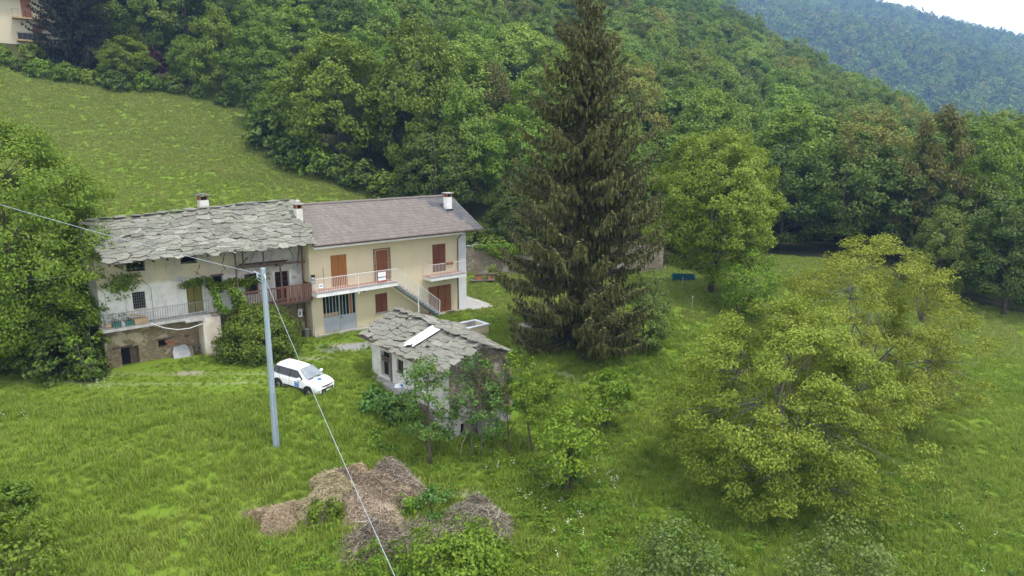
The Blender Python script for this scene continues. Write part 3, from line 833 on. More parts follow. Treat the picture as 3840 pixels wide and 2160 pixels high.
# ================================================================ the cream house
CH_ = thing('cream_house', 'cream two-storey house with brown tiled roof and outside stair', 'house', W2(0, 0, 0), PHI)
ch = [(1.55, 2.75, 3.29, 5.50), (5.07, 6.05, 3.29, 5.50), (9.92, 11.16, 3.29, 5.45), (.80, 3.30, .12, 2.72), (4.86, 5.87, .93, 2.32), (9.46, 11.60, .06, 2.20)]
mb = MB(); wall_sheet(mb, 0.0, 13.05, -.5, 6.9, ch, 0.0, .14)
mb.quad((13.05, 0, -.5), (13.05, 6.2, -.5), (13.05, 6.2, 6.9), (13.05, 0, 6.9)); mb.add([(13.05, 0, 6.9), (13.05, 6.2, 6.9), (13.05, 3.1, 8.6)], [(0, 1, 2)])
mb.quad((0, 6.2, -.5), (0, 0, -.5), (0, 0, 6.9), (0, 6.2, 6.9)); mb.add([(0, 6.2, 6.9), (0, 0, 6.9), (0, 3.1, 8.6)], [(0, 1, 2)])
mb.quad((13.05, 6.2, -.5), (0, 6.2, -.5), (0, 6.2, 6.9), (13.05, 6.2, 6.9))
mb.build('wall', M['cream'], CH_)
MB().box(12.30, 13.08, -.035, .3, -.1, 6.40).build('pilaster', M['pale_wall'], CH_)
MB().box(12.27, 13.11, -.06, .3, -.1, .22).build('pilaster_base', M['pale_wall'], CH_)
# eaves slab with the white fascia, gutter, downpipes
ev = MB().prism_x([(-1.0, 6.20), (-1.0, 6.44), (0.0, 6.98), (0.0, 6.66), (-.92, 6.20)], -.05, 12.15).build('eaves', M['white_paint'], CH_)
MB().tube([(-.1, -1.09, 6.44), (14.0, -1.09, 6.40)], .065, 8).build('gutter', M['copper_brown'], CH_)
MB().tube([(12.22, -1.05, 6.40), (12.22, -.6, 6.1), (12.24, -.10, 5.7), (12.24, -.07, 3.0), (12.24, -.07, .0)], .045, 8).build('downpipe', M['copper_brown'], CH_)
MB().tube([(.1, -.07, 2.9), (.1, -.07, .4), (.1, -.2, .0)], .03, 6).build('conduit', M['rail_white'], CH_)
# roof deck and tiles
EZ, RZc = 6.50, 8.80
mb = MB().prism_x([(-1.12, EZ - .05), (3.1, RZc - .05), (7.3, EZ - .05), (7.3, EZ - .15), (3.1, RZc - .16), (-1.12, EZ - .15)], -.08, 13.98)
deck = mb.build('roof', M['copper_brown'], CH_)
def tiles(parent, name, m, keep, front=True):
    v0, v1 = (-1.16, 3.1) if front else (7.34, 3.1)
    nr, nc = 14, 61
    vs = []; fs = []
    prof = [(0, .012), (.22, .052), (.45, .03), (.7, .0), (1.0, .012)]
    for r_ in range(nr):
        for c_ in range(nc):
            u0 = -.06 + c_ * (14.04 / nc); wu = 14.04 / nc
            if not keep(u0 + wu / 2, (r_ + .5) / nr): continue
            jz = random.uniform(-.006, .006); n0 = len(vs)
            for (tt, lift) in ((r_ / nr, .045), ((r_ + 1.12) / nr, 0.0)):
                tt = min(tt, 1.0)
                for (px, ph) in prof:
                    vs.append((u0 + px * wu, v0 + (v1 - v0) * tt, EZ - .05 + (RZc - EZ) * tt + lift + ph + jz))
            for (px, ph) in prof: vs.append((u0 + px * wu, v0, 0)); vs[-1] = (u0 + px * wu, v0 + (v1 - v0) * (r_ / nr), EZ - .05 + (RZc - EZ) * (r_ / nr) + jz)
            k = len(prof)
            for i in range(k - 1):
                fs.append((n0 + i, n0 + i + 1, n0 + k + i + 1, n0 + k + i))
                fs.append((n0 + 2 * k + i, n0 + 2 * k + i + 1, n0 + i + 1, n0 + i))
    o = obj(name, fast_mesh(name, vs, fs, m), None, parent, kind='stuff')
    return o
dark_edge = lambda t: 12.85 - (1 - t) * .0 - 2.3 * max(0.0, (t - .30)) / .70 + (.0 if t > .3 else (.3 - t) * 1.0)
dk = lambda u, t: u > dark_edge(round(t * 5) / 5.0) - .1 * math.sin(t * 40)
tiles(deck, 'roof_tiles', M['tile_brown'], lambda u, t: not dk(u, t))
o = tiles(deck, 'dark_roof_tiles', M['tile_dark'], dk); o['label'] = 'newer dark grey tiles around the right chimney'
tiles(deck, 'back_tiles', M['tile_brown'], lambda u, t: True, False)
me_r = MB().tube([(0, 0, 0), (.44, 0, 0)], [.115, .10], 8).mesh('ridge_tile', M['tile_brown'])
for i in range(35): obj('ridge_tile', me_r, None, deck, (-.06 + i * .40, 3.1, RZc + .0 + random.uniform(-.008, .008)))
chimney(deck, 12.5, 1.5, 7.5, 8.85, .50, .44, M['white_paint'], M['concrete'])
MB().box(12.2, 12.8, 1.22, 1.8, 7.62, 7.92).build('flashing', M['black_plastic'], deck)
# shutters and doors
def shutter(name, a, b, c, d, m, y=.055, leaves=2, label=None, slats=0):
    w = (b - a) / leaves
    root = None
    for i in range(leaves):
        x0, x1 = a + i * w + .008, a + (i + 1) * w - .008
        p = MB().box(x0, x1, y, y + .04, c + .01, d - .01)
        if i == 0: root = p.build(name, m, CH_); par = root
        else: par = p.build('shutter_leaf', m, root)
        hh = (d - c)
        for (e, f) in ((c + .07, c + hh * .48), (c + hh * .52, d - .07)):
            q = MB().box(x0 + .06, x1 - .06, y - .012, y + .001, e, f); q.build('panel', m, root)
    if label: root['label'] = label
    return root
shutter('shutter_door', 1.55, 2.75, 3.29, 5.50, M['shutter_orange'], label='orange-brown shuttered balcony door')
shutter('shutter_door', 5.07, 6.05, 3.29, 5.50, M['shutter_brown'], label='slatted brown shutter door behind an iron gate')
shutter('shutter_door', 9.92, 11.16, 3.29, 5.45, M['shutter_red'], label='red-brown shutter door of the small balcony')
ws = shutter('window_shutter', 4.86, 5.87, .93, 2.32, M['shutter_red'], label='red-brown window shutters')
MB().box(4.80, 5.93, -.09, .10, .86, .928).build('sill', M['concrete'], ws)
d2 = shutter('shutter_door', 9.46, 10.36, .06, 2.20, M['shutter_brown'], leaves=1, label='brown panel door at the foot of the stair')
shutter('shutter_door', 10.42, 11.60, .06, 2.20, M['shutter_brown'], y=.04, leaves=2, label='wide brown double door at the foot of the stair')
MB().box(10.9, 11.75, -.75, -.15, .05, .07).build('doormat', M['black_plastic'], CH_)
# folding iron gate on the middle door
fg = MB().box(4.83, 6.22, -.07, -.02, 5.55, 5.63).build('folding_gate', M['iron_brown'], CH_)
for x in (4.86, 4.97, 6.08, 6.19): MB().box(x - .018, x + .018, -.07, -.02, 3.29, 5.55).build('gate_bar', M['iron_brown'], fg)
for s in (0, 1):
    for i in range(7):
        x0 = 4.86 if s == 0 else 6.08
        MB().bar((x0, -.05, 3.35 + i * .31), (x0 + .11, -.05, 3.6 + i * .31), .015).build('lattice', M['iron_brown'], fg)
for i in range(4): MB().box(5.22 + i * .22, 5.25 + i * .22, .028, .042, 3.45, 5.4).build('slat', M['shutter_red'], fg)
# garage gate
gg = MB().box(.80, 2.04, .06, .10, .13, 1.22).build('garage_gate', M['gate_grey'], CH_); gg['label'] = 'grey metal garage gate with a barred glass top'
MB().box(2.06, 3.30, .06, .10, .13, 1.22).build('gate_leaf', M['gate_grey'], gg)
MB().box(.80, 2.04, .075, .09, 1.22, 2.72).build('pane', M['glass_dark'], gg); MB().box(2.06, 3.30, .075, .09, 1.22, 2.72).build('pane', M['glass_dark'], gg)
for x in (.82, 1.06, 1.31, 1.55, 1.79, 2.03, 2.08, 2.30, 2.55, 2.80, 3.04, 3.28):
    MB().box(x - .02, x + .02, .04, .075, 1.22, 2.72).build('gate_bar', M['gate_grey'], gg)
MB().box(2.83, 3.02, .066, .075, 1.24, 2.68).build('wood_panel', M['shutter_orange'], gg)
MB().box(.86, 1.98, .068, .075, 1.24, 1.50).build('board_behind', M['cardboard'], gg)
MB().box(2.10, 2.16, .03, .06, 1.02, 1.10).build('lock', M['black_plastic'], gg); MB().box(2.18, 2.28, .03, .045, 1.05, 1.07).build('handle', M['black_plastic'], gg)
# balconies
def balcony(u0, u1, z0, z1, rails, label):
    s = MB().box(u0, u1, -1.12, -.002, z0, z1).build('balcony', M['white_paint'], CH_); s['label'] = label
    MB().box(u0 + .02, u1 - .02, -1.06, -.004, z1 + .002, z1 + .035).build('floor_tiles', M['terracotta'], s)
    MB().box(u0 - .02, u1 + .02, -1.15, -1.06, z1 + .002, z1 + .045).build('edge_stone', M['grey_stone'], s)
    r_ = MB().bar((u0 + .04, -1.08, z1 + .99), (u1 - .04, -1.08, z1 + .99), .045, .035).build('railing', M['rail_white'], CH_)
    MB().bar((u0 + .04, -1.08, z1 + .12), (u1 - .04, -1.08, z1 + .12), .025).build('lower_rail', M['rail_white'], r_)
    rail_bars(r_, 'bar', M['rail_white'], (u0 + .04, -1.08, 0), (u1 - .04, -1.08, 0), z1 + .05, z1 + .98, .125, .016)
    for x in rails:
        MB().bar((x, -1.08, z1 + .98), (x, -.02, z1 + .98), .04, .03).build('side_rail', M['rail_white'], r_)
        rail_bars(r_, 'bar', M['rail_white'], (x, -1.0, 0), (x, -.1, 0), z1 + .05, z1 + .98, .125, .016)
    return s, r_
b1, r1 = balcony(-.10, 6.10, 2.97, 3.24, [-.06], 'long white-edged balcony with white bars')
MB().box(2.95, 3.01, -1.15, -1.12, 2.8, 4.2).build('post', M['rail_white'], r1)
b2, r2 = balcony(9.0, 12.3, 2.88, 3.14, [9.04, 12.26], 'small white-edged balcony above the double door')
# stair of thin stone treads
n_t = 15
str_ = MB().bar((6.12, -.98, 2.90), (9.86, -.98, .06), .12, .16).build('stair', M['grey_stone'], CH_)
MB().bar((6.12, -.30, 2.90), (9.86, -.30, .06), .12, .16).build('stringer', M['grey_stone'], str_)
for i in range(n_t):
    f = (i + .5) / n_t
    x = 6.12 + 3.74 * f; z = 3.06 - 2.92 * f
    MB().box(x - .16, x + .17, -1.14, -.12, z - .02, z + .035).build('tread', M['grey_stone'], str_)
sr = MB().bar((6.12, -1.08, 4.22), (9.72, -1.08, 1.36), .045, .035).build('stair_railing', M['rail_white'], CH_)
MB().bar((6.12, -1.08, 3.30), (9.70, -1.08, .46), .025).build('lower_rail', M['rail_white'], sr)
rail_bars(sr, 'bar', M['rail_white'], (6.14, -1.08, 0), (9.68, -1.08, 0), (3.28, .48), (4.2, 1.38), .115, .016)
MB().bar((9.72, -1.08, 1.38), (9.80, -1.08, 1.2), .04).build('rail_end', M['rail_white'], sr); MB().bar((9.70, -1.08, .1), (9.78, -1.08, 1.3), .04).build('newel', M['rail_white'], sr)
MB().box(7.80, 7.87, -1.12, -1.05, .0, 2.75).build('support_post', M['rail_white'], str_)
for (u, z, y) in ((3.85, 2.78, -.3), (10.75, 2.70, -.3), (5.65, 6.50, -.3)):
    lm = MB().tube([(u, y, z + .18), (u, y, z + .1), (u, y, z), (u, y, z - .08)], [.05, .11, .12, .05], 10).build('porch_lamp', M['black_plastic'], CH_)
    MB().bar((u, y, z + .1), (u, -.0, z + .14), .03).build('lamp_arm', M['black_plastic'], lm)
MB().bar((.55, -.9, 3.3), (.55, -.9, 4.95), .025).build('thin_pole', M['iron_brown'], CH_)
MB().box(8.42, 8.48, -.02, -.002, 1.32, 1.40).build('switch_box', M['black_plastic'], CH_)
MB().box(3.35, 3.42, -.02, -.002, 3.85, 3.98).build('cable_box', M['white_paint'], CH_)

# for-sale sign hung on the long balcony
sg = thing('sale_sign', 'white for-sale sign with red edging hung on the long balcony rail', 'sign', W2(4.85, -1.115, 3.50), PHI)
MB().box(-.36, .36, -.02, .0, -.04, .64).build('backing', M['sign_red'], sg)
MB().box(-.33, .30, -.032, -.021, .03, .62).build('panel', M['sign_white'], sg)
def text(parent, body, size, x, y, z, m, name='lettering', ex=.002):
    c = bpy.data.curves.new(name, 'FONT'); c.body = body; c.size = size; c.align_x = 'CENTER'; c.extrude = ex; c.offset = .004
    c.materials.append(m); o = bpy.data.objects.new(name, c); link(o, parent)
    dg_ = bpy.context.evaluated_depsgraph_get(); me = bpy.data.meshes.new_from_object(o.evaluated_get(dg_)); bpy.data.objects.remove(o, do_unlink=True)
    return obj(name, me, m, parent, (x, y, z), (math.pi / 2, 0, 0))
text(sg, "VENDITA", .155, -.015, -.035, .21, M['sign_ink'])
rf = MB().bar((-.18, -.034, .44), (-.02, -.034, .52), .014, .004, (0, 1, 0)).bar((-.02, -.034, .52), (.15, -.034, .45), .014, .004, (0, 1, 0))
rf.build('logo', M['tin_grey'], sg)
nb = thing('notice_board', 'small black and white notice at the left end of the long balcony', 'sign', W2(.12, -.18, 3.75), PHI)
MB().box(-.14, .14, -.03, .0, 0, .62).build('board', M['black_plastic'], nb); MB().box(-.09, .09, -.036, -.03, .34, .44).build('panel', M['sign_white'], nb); MB().box(-.09, .09, -.036, -.03, .08, .2).build('panel', M['tin_grey'], nb)
n2_ = thing('small_sign', 'little blue and white plate on the left corner of the balcony rail', 'sign', W2(.10, -1.12, 3.62), PHI)
MB().box(-.02, .28, -.015, 0, 0, .26).build('plate', M['sign_white'], n2_); MB().box(.02, .24, -.02, -.015, .1, .17).build('band', M['blue_sign'], n2_)
pl = thing('flower_box', 'terracotta flower box with dead stalks on the small balcony rail', 'planter', W2(10.65, -1.16, 4.0), PHI)
MB().prism_x([(-.09, .0), (-.12, .2), (.06, .2), (.04, .0)], -.3, .3).build('box', M['terracotta'], pl)
MB().box(-.29, .29, -.10, .045, .17, .185).build('soil', M['bark'], pl)
mb = MB()
for k in range(7): mb.tube([(-.25 + k * .08, -.05, .18), (-.25 + k * .08, -.12, -.05), (-.24 + k * .08, -.11, -.22)], .008, 4)
mb.build('stalks', M['old_wood'], pl, kind='stuff')
# ================================================================ the stone shed
SH = thing('stone_shed', 'small stone shed with a sagging slate slab roof beside the car', 'shed', W2(1.5, -12.5, 0), PHI)
EA, EB, EC, ED, EE, EF = (-2.40, 4.30, 2.2), (-2.63, -4.5, 2.17), (.27, 4.17, 3.2), (-.30, -4.85, 3.15), (3.31, 2.8, 2.2), (2.10, -4.14, 2.15)
lerp3 = lambda a, b, t: tuple(a[i] + (b[i] - a[i]) * t for i in range(3))
def shl(s, t):
    p = lerp3(lerp3(EB, EA, s), lerp3(ED, EC, s), t)
    return (p[0], p[1], p[2] - .06 * math.sin(math.pi * s) + .03 * math.sin(9 * s + 2 * t))
def shr(s, t):
    p = lerp3(lerp3(EE, EF, s), lerp3(EC, ED, s), t)
    return (p[0], p[1], p[2] - .05 * math.sin(math.pi * s))
# left wall, built along v: local x of the sheet is -v
def left_wall(mb):
    q = MB(); wall_sheet(q, -3.55, 4.15, -.45, 2.2, [(-2.55, -1.38, .08, 1.56), (-.80, -.12, .70, 1.46)], 0, .28)
    mb.add([(-2.0 + y, -x, z) for (x, y, z) in q.v], q.f)
mb = MB(); left_wall(mb)
mb.quad((-2.0, 3.55, -.45), (2.9, 2.5, -.45), (2.9, 2.5, 2.2), (-2.0, 3.55, 2.2)); mb.add([(-2.0, 3.55, 2.2), (2.9, 2.5, 2.2), (.25, 3.1, 3.1)], [(0, 1, 2)])
mb.quad((2.9, 2.5, -2.4), (1.95, -3.95, -2.4), (1.95, -3.95, 2.2), (2.9, 2.5, 2.2))
mb.build('wall', M['plaster_white'], SH)
mb = MB(); wall_sheet(mb, -2.0, 2.05, -2.7, 2.17, [(-1.32, -.55, -2.4, -1.0), (.05, .36, -.85, -.42)], -4.15, .3)
mb.add([(-2.0, -4.15, 2.17), (2.05, -4.15, 2.17), (-.28, -4.15, 3.08)], [(0, 1, 2)])
q = MB(); q.quad((-2.0, 0, -2.7), (-2.0, -4.15, -2.7), (-2.0, -4.15, -.45), (-2.0, 0, -.45)); mb.add(q.v, q.f)
mb.build('gable_wall', M['rubble_shed'], SH)
MB().box(-1.85, 2.0, -3.6, -3.56, -2.5, 2.1).build('inner_wall', M['old_wood'], SH)
MB().quad((-1.98, 3.5, -.02), (-1.98, -4.0, -.02), (2.0, -3.9, -.02), (2.8, 2.5, -.02)).build('floor', M['old_wood'], SH)
mb = MB()
for f in (shl, shr):
    for i in range(6):
        for j in range(2):
            mb.quad(*[tuple(np.array(p) - (0, 0, .03)) for p in (f(i / 6, j / 2), f((i + 1) / 6, j / 2), f((i + 1) / 6, (j + 1) / 2), f(i / 6, (j + 1) / 2))])
sroof = mb.build('roof', M['slate_shed'], SH)
ssm = slab_meshes(M['slate_shed'], 12, 9, (.025, .05))
lay_slabs(sroof, ssm, 7, .78, shl, 21, .64, .2)
lay_slabs(sroof, ssm, 6, .78, shr, 22, .68, .2)
rr = random.Random(6)
for k in range(12):
    p = shl(k / 11.0, 1.0)
    obj('ridge_slab', ssm[k % 10], None, sroof, (p[0], p[1], p[2] + .1), (rr.uniform(-.1, .1), .22 + rr.uniform(-.1, .1), rr.uniform(-.4, .4)), (.7, .95, 1))
MB().bar((-2.45, 4.3, 2.12), (-2.62, -3.2, 2.06), .09, .12).build('eave_beam', M['old_wood'], SH)
for i in range(9): MB().bar((-2.5, 3.9 - i * .9, 2.09), (-.6, 3.8 - i * .9, 2.82), .08, .09).build('rafter', M['old_wood'], SH)
# white metal sheet patched on the roof
def P(s, t, h): 
    p = shl(s, t); return (p[0], p[1], p[2] + h)
pts_top = []
cols = 9
vs = []
for i in range(cols + 1):
    s = .418 + .096 * i / cols if i <= cols else 0
    t0 = .22 + (.06 if i in (2, 3) else 0) - (.07 if i in (6, 7) else 0); t1 = .905
    for t in (t0, t1):
        vs.append(P(s, t, .20 + .012 * math.sin(i * 3.1)))
fs = [(2 * i, 2 * i + 2, 2 * i + 3, 2 * i + 1) for i in range(cols)]
o = MB().add(vs, fs).build('metal_sheet', M['white_sheet'], SH); o['label'] = 'white sheet patching the slate roof'
sol = o.modifiers.new('thick', 'SOLIDIFY'); sol.thickness = .012
# door, window, boards
sd_ = MB().box(-1.78, -1.74, 1.38, 2.55, .08, 1.56).build('door_dark_sheet', M['black'], SH)  # black sheet in the doorway, painted as the unlit inside of the shed
for i in range(4): MB().box(-1.96, -1.92, 1.40 + i * .1, 1.485 + i * .1, .1, .9 + .1 * (i % 2)).build('plank', M['bark_grey'], sd_)
for i in range(2): MB().box(-1.97, -1.91, 1.42, 2.5, .95 + i * .18, 1.06 + i * .18).build('board', M['old_wood'], sd_)
MB().bar((-2.03, 1.36, .0), (-2.03, 1.36, 1.7), .12, .1).build('door_post', M['bark_grey'], SH)
sw_ = MB().box(-1.86, -1.83, .12, .80, .70, 1.46).build('window', M['glass_dark'], SH)
for y in (.14, .46, .78): MB().box(-1.90, -1.86, y - .025, y + .025, .7, 1.46).build('frame', M['old_wood'], sw_)
MB().box(-2.06, -1.9, .06, .86, .63, .70).build('sill', M['concrete'], sw_)
MB().prism([(-2.45, 3.4), (-2.55, .6), (-2.35, -.6), (-2.0, -.6), (-2.0, 3.4)], -.7, -.06).build('ledge', M['concrete'], SH)
MB().box(-1.3, -.56, -3.9, -3.86, -2.4, -1.02).build('cellar_dark_sheet', M['black'], SH)  # black sheet painted as the cellar's darkness
dl = MB().bar((-1.15, -4.12, -2.5), (-.95, -4.12, -1.0), .34, .04, (0, 1, 0)).build('cellar_door', M['bark_grey'], SH)
for i in range(3): MB().bar((-.92 + .12 * i, -4.2, -2.5), (-.80 + .1 * i, -4.14, -1.05), .11, .03, (0, 1, 0)).build('plank', M['bark_grey'], dl)
MB().add([(-.42, -4.62, -2.75), (1.12, -4.50, -2.65), (1.08, -4.35, -1.22), (-.45, -4.42, -.92), (-.42, -4.46, -2.75), (1.12, -4.34, -2.65), (1.08, -4.2, -1.22), (-.45, -4.26, -.92)],
         [(0, 1, 2, 3), (7, 6, 5, 4), (0, 4, 5, 1), (1, 5, 6, 2), (2, 6, 7, 3), (3, 7, 4, 0)]).build('stone_panel', M['slate_shed'], SH)

# ================================================================ the car
CAR = thing('parked_car', 'small white hatchback with a blue door sticker parked in the grass', 'car', (-12.5, 36.73, -.12))
CAR.rotation_euler = (0, .0707, -.4646); CAR.scale = (.935,) * 3
sec = [(-.64, .60, .80, .78, .36), (-.60, .71, .90, .88, .28), (-.46, .785, .95, .94, .24), (0, .81, .97, .95, .22), (1.0, .82, .97, .95, .22), (1.9, .82, .99, .95, .22), (2.2, .82, 1.0, .94, .22),
       (2.55, .805, .965, .90, .22), (2.82, .765, .90, .83, .24), (2.97, .68, .80, .74, .26), (3.03, .58, .66, .62, .30)]
vs = []; fs = []
for (x, w, zt, ze, zb) in sec:
    half = [(w * .90, zb), (w * .975, zb + .10), (w, .50), (w * .99, ze - .14), (w * .955, ze - .03), (w * .86, ze + .015), (w * .5, zt - .01), (0, zt)]
    ring = [(y, z) for (y, z) in half] + [(-y, z) for (y, z) in half[-2::-1]]
    vs += [(x, y, z) for (y, z) in ring]
nr = 15
for i in range(len(sec) - 1):
    for k in range(nr - 1): fs.append((i * nr + k, i * nr + k + 1, (i + 1) * nr + k + 1, (i + 1) * nr + k))
    fs.append((i * nr, (i + 1) * nr, (i + 1) * nr + nr - 1, i * nr + nr - 1))
fs.append(tuple(range(nr))[::-1]); fs.append(tuple((len(sec) - 1) * nr + k for k in range(nr)))
body = MB().add(vs, fs).build('body', M['white_car'], CAR, True)
body.modifiers.new('sub', 'SUBSURF').levels = 2; body.modifiers['sub'].render_levels = 2
# cabin
cb = []
lv = [(.90, -.58, 2.16, .77, .74), (.97, -.56, 2.06, .765, .73), (1.22, -.50, 1.68, .67, .65), (1.42, -.42, 1.40, .565, .56), (1.485, -.30, 1.22, .49, .48), (1.515, .0, .9, .28, .27)]
vs = []; fs = []
for (z, xr, xf, wr, wf_) in lv:
    b = .10 * (1 if z < 1.45 else .6)
    vs += [(xr, -wr + b, z), (xr + b, -wr, z), (xf - b * 1.5, -wf_, z), (xf, -wf_ + b * 1.2, z), (xf + .06, 0, z), (xf, wf_ - b * 1.2, z), (xf - b * 1.5, wf_, z), (xr + b, wr, z), (xr, wr - b, z), (xr - .03, 0, z)]
for i in range(len(lv) - 1):
    for k in range(10): fs.append((i * 10 + k, i * 10 + (k + 1) % 10, (i + 1) * 10 + (k + 1) % 10, (i + 1) * 10 + k))
fs.append(tuple(50 + k for k in range(10)))
cabin = MB().add(vs, fs).build('roof', M['white_car'], CAR, True)
cabin.modifiers.new('sub', 'SUBSURF').levels = 1; cabin.modifiers['sub'].render_levels = 1
def glass(name, corners, m, bulge=.0, off=.012, n=4, parent=None):
    """patch over four corners a,b (bottom) c,d (top)"""
    a, b, c, d = [Vector(p) for p in corners]
    nrm = (b - a).cross(d - a).normalized()
    mid = (a + b + c + d) / 4
    if nrm.dot(mid - Vector((.8, 0, .9))) < 0: nrm = -nrm
    vs = []; fs = []
    for i in range(n + 1):
        for j in range(n + 1):
            s, t = i / n, j / n
            p = (a.lerp(b, s)).lerp(d.lerp(c, s), t) + nrm * (off + bulge * 4 * s * (1 - s))
            vs.append(tuple(p))
    for i in range(n):
        for j in range(n): fs.append((i * (n + 1) + j, (i + 1) * (n + 1) + j, (i + 1) * (n + 1) + j + 1, i * (n + 1) + j + 1))
    return MB().add(vs, fs).build(name, m, parent or CAR, True)
glass('windscreen', [(2.10, -.64, .985), (2.10, .64, .985), (1.40, .51, 1.415), (1.40, -.51, 1.415)], M['glass_sky_grey'], .045, .035)
MB().bar((2.17, -.62, .965), (2.24, .0, .985), .05, .03).bar((2.24, .0, .985), (2.17, .62, .965), .05, .03).build('scuttle', M['black_plastic'], CAR)
for wy, ty in ((.4, -.1), (-.2, -.62)): MB().bar((2.20, wy, .99), (2.10, ty, 1.02), .018).build('wiper', M['black_plastic'], CAR)
glass('rear_window', [(-.555, .58, 1.0), (-.555, -.58, 1.0), (-.44, -.46, 1.38), (-.44, .46, 1.38)], M['glass_car'], .02, .03)
for s in (-1, 1):
    glass('front_window', [(.92, s * .765, .975), (1.88, s * .742, .985), (1.36, s * .585, 1.375), (.90, s * .60, 1.385)], M['glass_car'], .0, .014)
    glass('rear_side_window', [(.02, s * .770, .985), (.84, s * .766, .975), (.83, s * .60, 1.385), (.06, s * .60, 1.385)], M['glass_car'], .0, .014)
    glass('quarter_window', [(-.44, s * .765, 1.05), (-.05, s * .770, .99), (-.02, s * .602, 1.385), (-.33, s * .605, 1.37)], M['glass_car'], .0, .014)
    glass('door_pillar', [(.83, s * .772, .965), (.94, s * .770, .965), (.91, s * .598, 1.39), (.82, s * .598, 1.39)], M['black_plastic'], .0, .010)
    glass('door_pillar', [(-.06, s * .776, .975), (.03, s * .774, .975), (.07, s * .598, 1.39), (-.03, s * .60, 1.39)], M['black_plastic'], .0, .010)
    MB().tube([(1.22, s * .50, 1.49), (.6, s * .525, 1.525), (0, s * .525, 1.52), (-.32, s * .50, 1.475)], .014, 6).build('roof_rail', M['black_plastic'], CAR)
    mr = MB().tube([(1.72, s * .80, 1.00), (1.72, s * .90, 1.02), (1.71, s * 1.0, 1.02), (1.70, s * 1.02, 1.01)], [.05, .105, .10, .03], 10).build('mirror', M['white_car'], CAR, True)
    MB().bar((1.78, s * .76, .97), (1.74, s * .84, .98), .05).build('mirror_arm', M['black_plastic'], mr)
    md = MB().bar((.46, s * .832, .415), (1.92, s * .832, .415), .02, .11).build('side_moulding', M['black_plastic'], CAR)
    MB().bar((-.3, s * .80, .225), (2.7, s * .80, .225), .04, .05).build('sill', M['black_plastic'], CAR)
    for x in (.88, 1.90, .12): MB().bar((x, s * .823, .30), (x, s * .800, .93), .008, .010).build('door_seam', M['black_plastic'], CAR)
    for x in (.98, .24): MB().bar((x - .02, s * .822, .80), (x + .14, s * .822, .80), .025, .03).build('door_handle', M['white_car'], CAR)
    for x in (0.0, 2.3):
        ar = MB().tube([(x, s * .60, .33), (x, s * .826, .33)], [.375, .385], 22).build('wheel_arch', M['black_plastic'], CAR)
        wh = MB().tube([(x, s * .62, .30), (x, s * .68, .30), (x, s * .82, .30), (x, s * .842, .30), (x, s * .842, .30)], [.27, .31, .31, .275, .19], 24).build('wheel', M['rubber'], CAR, True)
        MB().tube([(x, s * .835, .30), (x, s * .848, .30)], [.195, .17], 18).build('rim', M['alloy'], wh)
        for k in range(5):
            t = k * 2 * math.pi / 5
            MB().bar((x + .05 * math.cos(t), s * .852, .30 + .05 * math.sin(t)), (x + .17 * math.cos(t), s * .850, .30 + .17 * math.sin(t)), .035, .012, (0, 1, 0)).build('spoke', M['alloy'], wh)
    hl = MB().add([(2.80, s * .755, .66), (2.975, s * .60, .66), (2.985, s * .44, .70), (2.94, s * .44, .80), (2.80, s * .66, .83), (2.70, s * .765, .80)], [(0, 1, 2, 3, 4, 5)])
    hl.v = [(x + .022, y * 1.012, z) for (x, y, z) in hl.v]
    hl.build('headlight', M['lamp_clear'], CAR)
    MB().tube([(2.965, s * .60, .47), (3.005, s * .595, .47)], [.055, .05], 10).build('fog_lamp', M['black_plastic'], CAR)
    MB().box(-.60, -.50, s * .70 - .05, s * .70 + .05, .92, 1.34).build('tail_light', M['tail_red'], CAR)
    st_ = MB().box(1.30, 1.62, -.0035 + s * .829, .0035 + s * .829, .50, .79).build('sticker', M['blue_sign'], CAR); st_['label'] = 'square blue sticker with a white mountain line'
    q = MB()
    for (a, b) in (((1.34, .69), (1.42, .74)), ((1.42, .74), (1.48, .70)), ((1.46, .72), (1.52, .75)), ((1.52, .75), (1.59, .68))): q.bar((a[0], s * .835, a[1]), (b[0], s * .835, b[1]), .005, .022)
    q.bar((1.36, s * .835, .60), (1.56, s * .835, .60), .004, .012).bar((1.40, s * .835, .56), (1.52, s * .835, .56), .004, .010)
    q.build('sticker_logo', M['sign_white'], st_)
hd = MB().add([(2.36, -.20, 1.0), (2.62, -.24, .962), (2.62, .02, .975), (2.36, .02, 1.012), (2.36, -.20, .98), (2.62, -.24, .94), (2.62, .02, .95), (2.36, .02, .99)], [(0, 1, 2, 3), (7, 6, 5, 4), (0, 4, 5, 1), (1, 5, 6, 2), (2, 6, 7, 3), (3, 7, 4, 0)]).build('sticker', M['blue_sign'], CAR); hd['label'] = 'blue sticker on the bonnet'
MB().bar((2.44, -.18, 1.006), (2.40, -.10, 1.016), .03, .008).bar((2.40, -.10, 1.016), (2.46, -.03, 1.012), .03, .008).build('sticker_logo', M['sign_white'], hd)
gr_ = MB().bar((2.985, -.46, .695), (3.035, 0, .70), .03, .06).bar((3.035, 0, .70), (2.985, .46, .695), .03, .06).build('upper_grille', M['black_plastic'], CAR)
em = MB().tube([(3.03, 0, .70), (3.068, 0, .70)], [.065, .06], 14).build('emblem', M['tail_red'], CAR); MB().tube([(3.06, 0, .70), (3.074, 0, .70)], [.075, .068], 14, False).build('emblem_ring', M['alloy'], em)
MB().bar((3.0, -.48, .42), (3.055, 0, .42), .05, .27).bar((3.055, 0, .42), (3.0, .48, .42), .05, .27).build('lower_grille', M['black_plastic'], CAR)
MB().bar((2.98, -.50, .285), (3.05, 0, .285), .05, .05).bar((3.05, 0, .285), (2.98, .50, .285), .05, .05).build('skid_plate', M['tin_grey'], CAR)
np_ = MB().box(3.082, 3.092, -.20, .20, .40, .49).build('number_plate', M['sign_white'], CAR)
